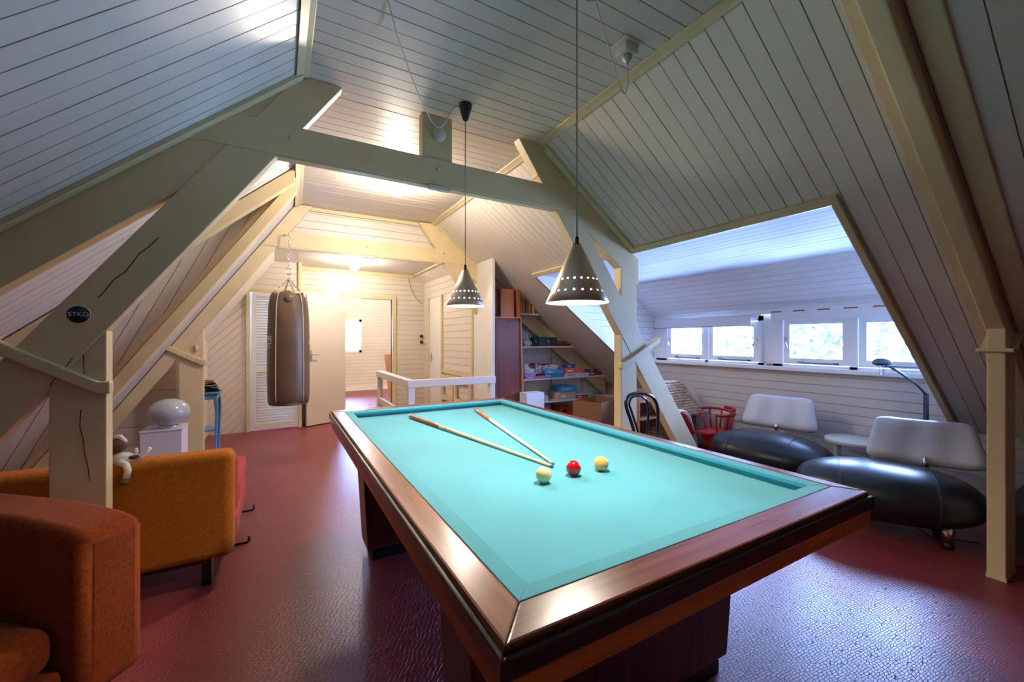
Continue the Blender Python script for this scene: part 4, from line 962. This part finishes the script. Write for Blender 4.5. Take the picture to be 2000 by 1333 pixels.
for j in range(nr):
    for i in range(nc):
        if j*nc+i >= 290: break
        w_ = (hx1-hx0+.035)/nc; xx = hx0-.005+(i+.5+(.25 if j % 2 else -.25))*w_; f = j/nr
        o_ = Vector((xx, ry0, rz0))+dR2*f+nRf*(.004)
        if tm is None:
            mb = MB(); L_ = dR2/nr*1.35
            lip = [Vector((-w_*.47,0,0))+L_*.35+nRf*.010, Vector((-w_*.32,0,0))+L_*.10+nRf*.013, nRf*.014, Vector((w_*.32,0,0))+L_*.10+nRf*.013, Vector((w_*.47,0,0))+L_*.35+nRf*.010]
            top = [Vector((w_*.47,0,0))+L_*1.05, Vector((-w_*.47,0,0))+L_*1.05]
            low = [q-nRf*.009 for q in lip]
            mb.add(lip+top+low, [(0,1,2,3,4,5,6)]+[(k+1,k,7+k,8+k) for k in range(4)]+[(0,6,7),(5,4,11)])
            t0 = mb.build('tile', M['tile'], dh, world=False); tm = t0.data; q_ = t0
        else:
            q_ = bpy.data.objects.new('tile', tm); COL.objects.link(q_); q_.parent = dh
        q_.location = o_-Vector(dh.location)
# bentwood chair behind the table
bc = thing('bentwood_chair', (2.42,2.30,0), 'black bentwood chair between the billiard table and the cream post', 'chair')
Yc2 = 2.36
def arch(pts, r, nm):
    P_ = []
    for i in range(len(pts)-1):
        p_, q_ = pts[max(i-1,0)], pts[i]; r2, s2 = pts[i+1], pts[min(i+2,len(pts)-1)]
        for k in range(5):
            t_ = k/5; P_.append(Vector([.5*((2*b)+(-a+c)*t_+(2*a-5*b+4*c-d)*t_*t_+(-a+3*b-3*c+d)*t_**3) for a,b,c,d in zip(p_,q_,r2,s2)]))
    P_.append(Vector(pts[-1])); MB().tube(P_, r, 10).build(nm, M['bent'], bc)
M['bent'] = mat('blue_black_lacquer', (.012,.02,.035), .12, coat=.8)
def bp_(x, y, dz=0): return aty(x, y, Yc2+dz)
arch([bp_(1252,900,-.06),bp_(1236,835),bp_(1224,798),bp_(1223,783),bp_(1230,772),bp_(1245,768),bp_(1262,770),bp_(1276,778),bp_(1284,795),bp_(1285,825),bp_(1284,850),bp_(1282,905,-.06)], .0135, 'back_hoop')
arch([bp_(1262,900,-.06),bp_(1245,840),bp_(1233,803),bp_(1229,790),bp_(1233,778),bp_(1243,774),bp_(1256,777),bp_(1265,788),bp_(1266,815),bp_(1264,845),bp_(1264,905,-.06)], .0095, 'inner_hoop')
sx_, sy_ = bp_(1267,905,-.06).x, Yc2-.25
MB().lathe([(0,.44),(.19,.44),(.20,.45),(.20,.465),(.18,.475),(0,.47)], (sx_,sy_,0), 32).build('seat', M['bent'], bc)
for x, y in ((-.12,-.14),(.12,-.14),(-.12,.15),(.12,.15)): MB().tube([(sx_+x,sy_+y,.44),(sx_+x*1.35,sy_+y*1.3,0)], [.015,.012], 10).build('leg', M['bent'], bc)
# cardboard box
cb_ = thing('cardboard_box', (3.72,4.25,0), 'open brown cardboard box in front of the game shelves', 'box')
Mb = frame((3.63,4.02,.0), (.93,.37,0), (-.37,.93,0))
for nm, a in (('side',(0,.012,0,.42)),('side',(.62,.632,0,.42)),('side',(.012,.62,0,.012)),('side',(.012,.62,.408,.42))):
    MB().box(a[0],a[1],a[2],a[3],0.012,.505,Mb).build(nm, M['card'], cb_)
MB().box(0,.632,0,.42,0,.012,Mb).build('bottom', M['cardin'], cb_)
# boards stored upright against the cupboard
wp = thing('storage_boards', (2.55,4.66,0), 'tall reddish wooden panel leaning beside the white cupboard end', 'boards')
def wq(pts, Y, d, m, nm, bevel=.002): return MB().prism([aty(x, y, Y) for x, y in pts], (0,d,0)).build(nm, m, wp, bevel=bevel)
def flr(x, Y): r = ray(x, 700); return CY+F_PX*CAM_H*r.y/Y
wq([(968,622),(1017,624),(1021,860),(968,860)], 4.62, .02, M['panelw'], 'front_panel')
wq([(1016.5,622),(1019,622),(1027,875),(1022,875)], 4.60, .05, M['brownw'], 'edge_strip')
wq([(966,618.5),(1018.5,619.5),(1018.5,622.5),(966,621.5)], 4.585, .07, M['butt2'], 'cross_rail')
wq([(965,560),(977,562),(977,620),(965,620)], 4.72, .02, M['panelw'], 'board')
wq([(978,564),(1004,566),(1004,620),(978,620)], 4.66, .02, M['brownw'], 'board')
wq([(1004,570),(1012,567),(1012,620),(1004,620)], 4.72, .02, M['panelw'], 'board')
wq([(1010,566.5),(1016,567.5),(1016.5,620),(1012,620)], 4.64, .05, M['butt'], 'board')
wq([(965,562.5),(1016,566.5),(1016,568.5),(965,564.5)], 4.70, .05, M['butt'], 'top_strip')
# black trunk
tk = thing('trunk', (4.29,.1,0), 'low black trunk with a dark red lid under the slope', 'trunk')
boxo('body', M['rug'], 3.93,4.66,-.55,.70,.02,.262, tk, bevel=.004); boxo('lid', M['rug'], 3.905,4.68,-.58,.725,.262,.292, tk, bevel=.004)
boxo('lid_edge', M['trunktop'], 3.898,3.906,-.58,.725,.262,.290, tk); boxo('base_strip', M['trunktop'], 3.915,4.66,-.56,.71,0,.025, tk)
tag(MB().tube([(3.72,.62,.008),(3.78,.57,.008),(3.84,.53,.008),(3.89,.50,.004)], .004, 6).tube([(3.96,.80,.006),(3.88,.90,.006),(3.80,.99,.01),(3.80,1.08,.05)], .003, 6).build('power_cable', M['blackp']), 'thin black cable on the floor beside the trunk', 'cable', kind='stuff')
# ------------------------------------------------------------------ shelves and what stands on them
YF, YK = 4.78, 5.10
shelf_z = {}
for nm, zt, lab in ((0,1.690,'top'),(1,1.238,'second'),(2,.785,'third'),(3,.455,'lowest')):
    xe = min(4.60, XR+(CZ-zt-.03)/TR-.02); sh = boxo('wall_shelf', M['white_shelf'], 2.80, xe, YF, YK, zt-.022, zt, None, bevel=.002)
    tag(sh, '%s white wall shelf in the corner under the slope' % lab, 'shelf'); shelf_z[nm] = zt
for x in (3.06, 3.62, 4.22):
    zt = min(1.9, zr(x)-.06); u_ = boxo('shelf_upright', M['steel'], x-.012, x+.012, 5.10, 5.118, .1, zt, None)
    tag(u_, 'grey metal shelf upright, %s' % {3.06:'behind the books',3.62:'behind the cash box',4.22:'by the lowest edge of the slope'}[x], 'upright')
def item(cat, name, x0, x1, k, y_top, y_bot, c, label, group, dy=.0, depth=.2, zb=None, lid=None, txt=None):
    Yf = YF+.012+dy; a = aty(x0, y_bot, Yf); b = aty(x1, y_top, Yf)
    z0 = shelf_z[k] if zb is None else zb; zt = z0+(aty((x0+x1)/2,y_top,Yf).z-aty((x0+x1)/2,y_bot,Yf).z)
    t = thing(name, ((a.x+b.x)/2, Yf, z0), label, cat, group=group)
    mm_ = flat('print_%d' % len(bpy.data.materials), c, .4)
    main_ = boxo('box' if cat != 'book' else 'cover', mm_, a.x, b.x, Yf, Yf+depth, z0, zt, t, bevel=.001)
    if cat != 'book':
        boxo('label_print', M['text'] if sum(c) < 1.2 else flat('dk',(.25,.2,.3)), a.x+(b.x-a.x)*.12, a.x+(b.x-a.x)*.42, Yf-.0008, Yf+.0002, z0+(zt-z0)*.35, z0+(zt-z0)*.65, t) if not txt else text('lettering', txt[0], M['text'], t, txt[1], Matrix.Translation((a.x+(b.x-a.x)*txt[2], Yf-.001, (z0+zt)/2)) @ Matrix.Rotation(PI/2, 4, 'X'))
    else:
        boxo('pages', M['piping'], a.x+.003, b.x-.003, Yf+.004, Yf+depth-.002, z0+.003, zt+.0006, t)
    return zt
ox, oy, sc_ = 1010, 560, 8.33
bk = [(60,86,205,(.42,.34,.25),'beige'),(90,105,205,(.22,.16,.28),'purple'),(108,127,200,(.75,.22,.02),'bright orange'),(129,143,208,(.03,.03,.05),'black'),(145,158,212,(.5,.02,.03),'dark red'),(159,174,205,(.02,.22,.5),'blue'),(176,190,198,(.65,.02,.03),'scarlet'),(192,212,198,(.75,.50,.02),'yellow'),(214,232,198,(.10,.30,.02),'green'),(233,248,218,(.60,.03,.02),'short red'),(251,276,236,(.65,.58,.42),'cream')]
for x0, x1, yt, c, nm in bk:
    item('book', 'book', ox+x0/sc_, ox+x1/sc_, 0, oy+yt/sc_, oy+428/sc_, c, '%s book in the upright row on the top shelf' % nm, 'books on the top shelf', depth=.16)
# leaning books on the second shelf
lb = [(88,(.5,.12,.2),'rose'),(102,(.20,.25,.42),'slate-blue'),(116,(.62,.60,.55),'off-white'),(128,(.03,.3,.55),'sky-blue'),(141,(.4,.5,.25),'olive-striped'),(158,(.62,.58,.48),'cream'),(172,(.6,.55,.5),'ivory'),(200,(.02,.25,.45),'deep blue')]
for i, (x0, c, nm) in enumerate(lb):
    Yf = YF+.015; z0 = shelf_z[1]; a = aty(ox+(x0+35)/sc_, 676, Yf).x; h = .19 if i < 7 else .17
    w = .012; s_ = .055
    t = thing('book', (a, Yf, z0), '%s slim book leaning on the second shelf' % nm, 'book', group='leaning books on the second shelf')
    MB().prism([(a,Yf,z0),(a+w,Yf,z0),(a+w-s_,Yf,z0+h),(a-s_,Yf,z0+h)], (0,.15,0)).build('cover', flat('lean_%d' % i, c, .4), t)
    MB().prism([(a+.002,Yf-.0006,z0+.03),(a+w-.001,Yf-.0006,z0+.03),(a+w-.001-.012,Yf-.0006,z0+.07),(a+.002-.012,Yf-.0006,z0+.07)], (0,.0005,0)).build('spine_print', M['text'], t)
def cbx(name, label, cat, x0, y0, x1, y1, k, m, depth=.2, bevel=.004, dy=0, grp=None):
    Yf = YF+.012+dy; a = aty(ox+x0/sc_, oy+y1/sc_, Yf); b = aty(ox+x1/sc_, oy+y0/sc_, Yf); z0 = shelf_z[k]
    t = thing(name, ((a.x+b.x)/2, Yf, z0), label, cat, group=grp); h = a and (aty(ox+(x0+x1)/2/sc_, oy+y0/sc_, Yf).z-aty(ox+(x0+x1)/2/sc_, oy+y1/sc_, Yf).z)
    boxo('body', m, a.x, b.x, Yf, Yf+depth, z0, z0+h, t, bevel=bevel); return t, a.x, b.x, Yf, z0, h
t, xa, xb, Yf, z0, h = cbx('cash_box', 'dark blue metal cash box with a round key lock', 'cash box', 352,808,655,955,1,mat('navy_enamel',(.018,.035,.075),.35))
MB().lathe([(0,0),(.018,0),(.015,.008),(0,.010)], ((xa+xb)/2,Yf,z0+h*.55), 16, Matrix.Rotation(PI/2, 4, 'X')).build('lock', M['chrome'], t)
MB().tube([((xa+xb)/2,Yf-.01,z0+h*.5),((xa+xb)/2+.004,Yf-.012,z0+.02)], .003, 6).build('key', M['steel'], t)
boxo('lid_seam', M['blackp'], xa, xb, Yf-.001, Yf+.001, z0+h*.86, z0+h*.875, t)
t, xa, xb, Yf, z0, h = cbx('telephone', 'black desk telephone beside the cash box', 'telephone', 256,812,345,955,1,M['blackp'],.16)
MB().tube([(xa+.02,Yf-.01,z0+h*.7),(xa+.05,Yf-.02,z0+h*.45),(xb-.03,Yf-.015,z0+h*.55)], .006, 6).build('curled_cord', M['steel'], t)
t, xa, xb, Yf, z0, h = cbx('card_case', 'dark red flat case on the second shelf', 'case', 662,918,868,958,1,mat('maroon',(.12,.008,.01),.35),.12)
t2, *_ = cbx('card_case', 'small dark red box stacked on the flat case', 'case', 700,875,818,918,1,mat('maroon2',(.16,.02,.02),.4),.10); t2.location.z += 0
for o_ in list(t2.children): o_.location.z += h
tag(boxo('wooden_block', M['brownw'], aty(ox+668/sc_,640,YF+.02).x, aty(ox+698/sc_,640,YF+.02).x, YF+.03, YF+.08, shelf_z[1]+h, shelf_z[1]+h+.05, None), 'little wooden block on the flat red case', 'block')
# games on the third and fourth shelves; px measured on a 9.52x crop from (1010,690)
ox2, oy2, s2 = 1010, 690, 9.52
def stack(k, yb, rows, dy=0, zb=None):
    z = shelf_z[k] if zb is None else zb
    for x0, x1, yt, ybb, c, lab, dp, tx in rows:
        z = item('board game', 'game_box', ox2+x0/s2, ox2+x1/s2, k, oy2+yt/s2, oy2+ybb/s2, c, lab, 'games on the shelves', dy=dy, depth=dp, zb=z, txt=tx)
stack(2, 470, [(148,525,418,468,(.55,.12,.30),'flat pink game box at the bottom of its stack, third shelf',.26,None),
               (148,345,345,415,(.42,.30,.55),'lilac game box on the flat pink one',.22,None),
               (148,322,275,343,(.62,.62,.58),'white game box above the lilac one',.20,None),
               (135,228,222,270,(.62,.58,.60),'small white card box above the white game box',.10,None),
               (135,205,160,210,(.60,.52,.62),'topmost little pale card box at the shelf end',.08,None)])
stack(2, 450, [(345,470,362,405,(.50,.28,.45),'mauve small box between the pink and blue games',.14,None),
               (335,470,300,355,(.60,.45,.50),'pale pink small box with a red print',.14,None),
               (345,460,240,295,(.62,.60,.56),'white small box under the red-topped one',.13,None),
               (325,440,192,235,(.55,.04,.08),'red and white small box on the middle pile',.12,None)], dy=.05, zb=shelf_z[2]+.06)
zt_ = shelf_z[2]
stack(2, 440, [(530,868,362,440,(.02,.18,.42),'blue game box with white lettering at the foot of its pile',.24,('Risk',.05,.14)),
               (515,875,290,358,(.03,.30,.60),'bright blue game box in the middle of its pile',.24,None),
               (485,742,245,288,(.20,.45,.65),'light blue game box below the white one',.20,None),
               (525,758,192,240,(.62,.62,.64),'white game box on top of the blue pile',.20,None),
               (525,605,160,186,(.02,.02,.03),'black small box on the white game box',.10,None)])
stack(2, 430, [(885,1340,370,432,(.50,.55,.58),'long pale grey game box with purple print',.24,None),
               (895,1222,265,365,(.62,.14,.10),'red and lilac game box on the long grey one',.22,None),
               (935,1080,200,262,(.03,.06,.30),'navy blue small box on the red game box',.14,None)])
stack(2, 400, [(1335,1565,330,400,(.30,.006,.03),'crimson box near the right end of the third shelf',.18,None),
               (1350,1500,280,325,(.03,.05,.12),'dark navy box on the crimson one',.12,None)])
tag(MB().tube([aty(ox2+x/s2, oy2+y/s2, YF+.16) for x, y in ((600,185),(598,130),(625,85),(670,70),(715,85),(748,125),(748,190))], .003, 6).build('wire_hoop', M['blackp']), 'thin black wire hoop standing behind the game boxes', 'hoop')
stack(3, 850, [(160,275,745,830,(.50,.58,.62),'pale blue-white box at the left of the lowest shelf',.24,None),
               (160,290,680,742,(.55,.40,.60),'white and violet game box on the pale blue one',.22,None),
               (155,270,645,678,(.62,.60,.66),'topmost white box of the lowest shelf pile',.18,None)])
stack(3, 850, [(300,578,740,850,(.55,.60,.66),'white and blue picture box on the lowest shelf',.20,None)], dy=-.0)
stack(3, 850, [(780,1095,705,842,(.50,.38,.30),'light wooden game crate on the lowest shelf',.28,None),
               (820,1108,590,700,(.03,.22,.48),'blue game box with white lettering on the wooden crate',.26,('QUARTO',.045,.40))])
stack(3, 850, [(1108,1315,735,795,(.45,.01,.02),'red game box beside the wooden crate',.22,None),
               (1108,1325,708,732,(.5,.5,.5),'flat grey and white box lying on the red one',.24,None)])
for i, (x, y, c) in enumerate(((618,575,(.6,.6,.6)),(690,565,(.6,.55,.3)),(880,570,(.6,.6,.6)),(915,560,(.3,.01,.03)),(1040,568,(.02,.02,.02)),(1100,574,(.55,.02,.03)))):
    p_ = aty(ox2+x/s2, oy2+y/s2, YF+.10)
    if i < 3: continue
    tag(MB().ball((0,0,0), .012, seg=12, rings=8).build('game_piece', flat('piece_%d' % i, c, .3)), ['','','','dark red game piece on the blue lettered box','black game piece on the blue lettered box','bright red game piece at the corner of the blue lettered box'][i], 'game piece')
    o_ = COL.objects[-1]; o_.location = (p_.x, YF+.10, shelf_z[3]+aty(1108,690+705/s2,YF).z*0+.158)
# pale carton and orange box under the shelves
wc = thing('picture_carton', (3.05,4.50,0), 'tall white carton with a blue print standing before the lowest shelf', 'carton')
a_1 = aty(1029,790,4.40); b_1 = aty(1063,790,4.40)
boxo('carton', flat('carton_white',(.66,.68,.72),.5), a_1.x, b_1.x, 4.40, 4.58, 0, aty(1045,768,4.40).z, wc, bevel=.003)
ob = thing('orange_crate', (3.5,4.7,0), 'orange-red storage crate with a dark grip under the lowest shelf', 'crate')
a_1 = aty(1094,800,4.84); b_1 = aty(1119,800,4.84); zt = aty(1105,795,4.84).z
boxo('crate', flat('crate_orange',(.35,.07,.02),.5), a_1.x, b_1.x, 4.84, 5.06, 0, zt, ob, bevel=.004)
boxo('grip', M['blackp'], a_1.x+.05, a_1.x+.11, 4.832, 4.842, zt-.07, zt-.04, ob)
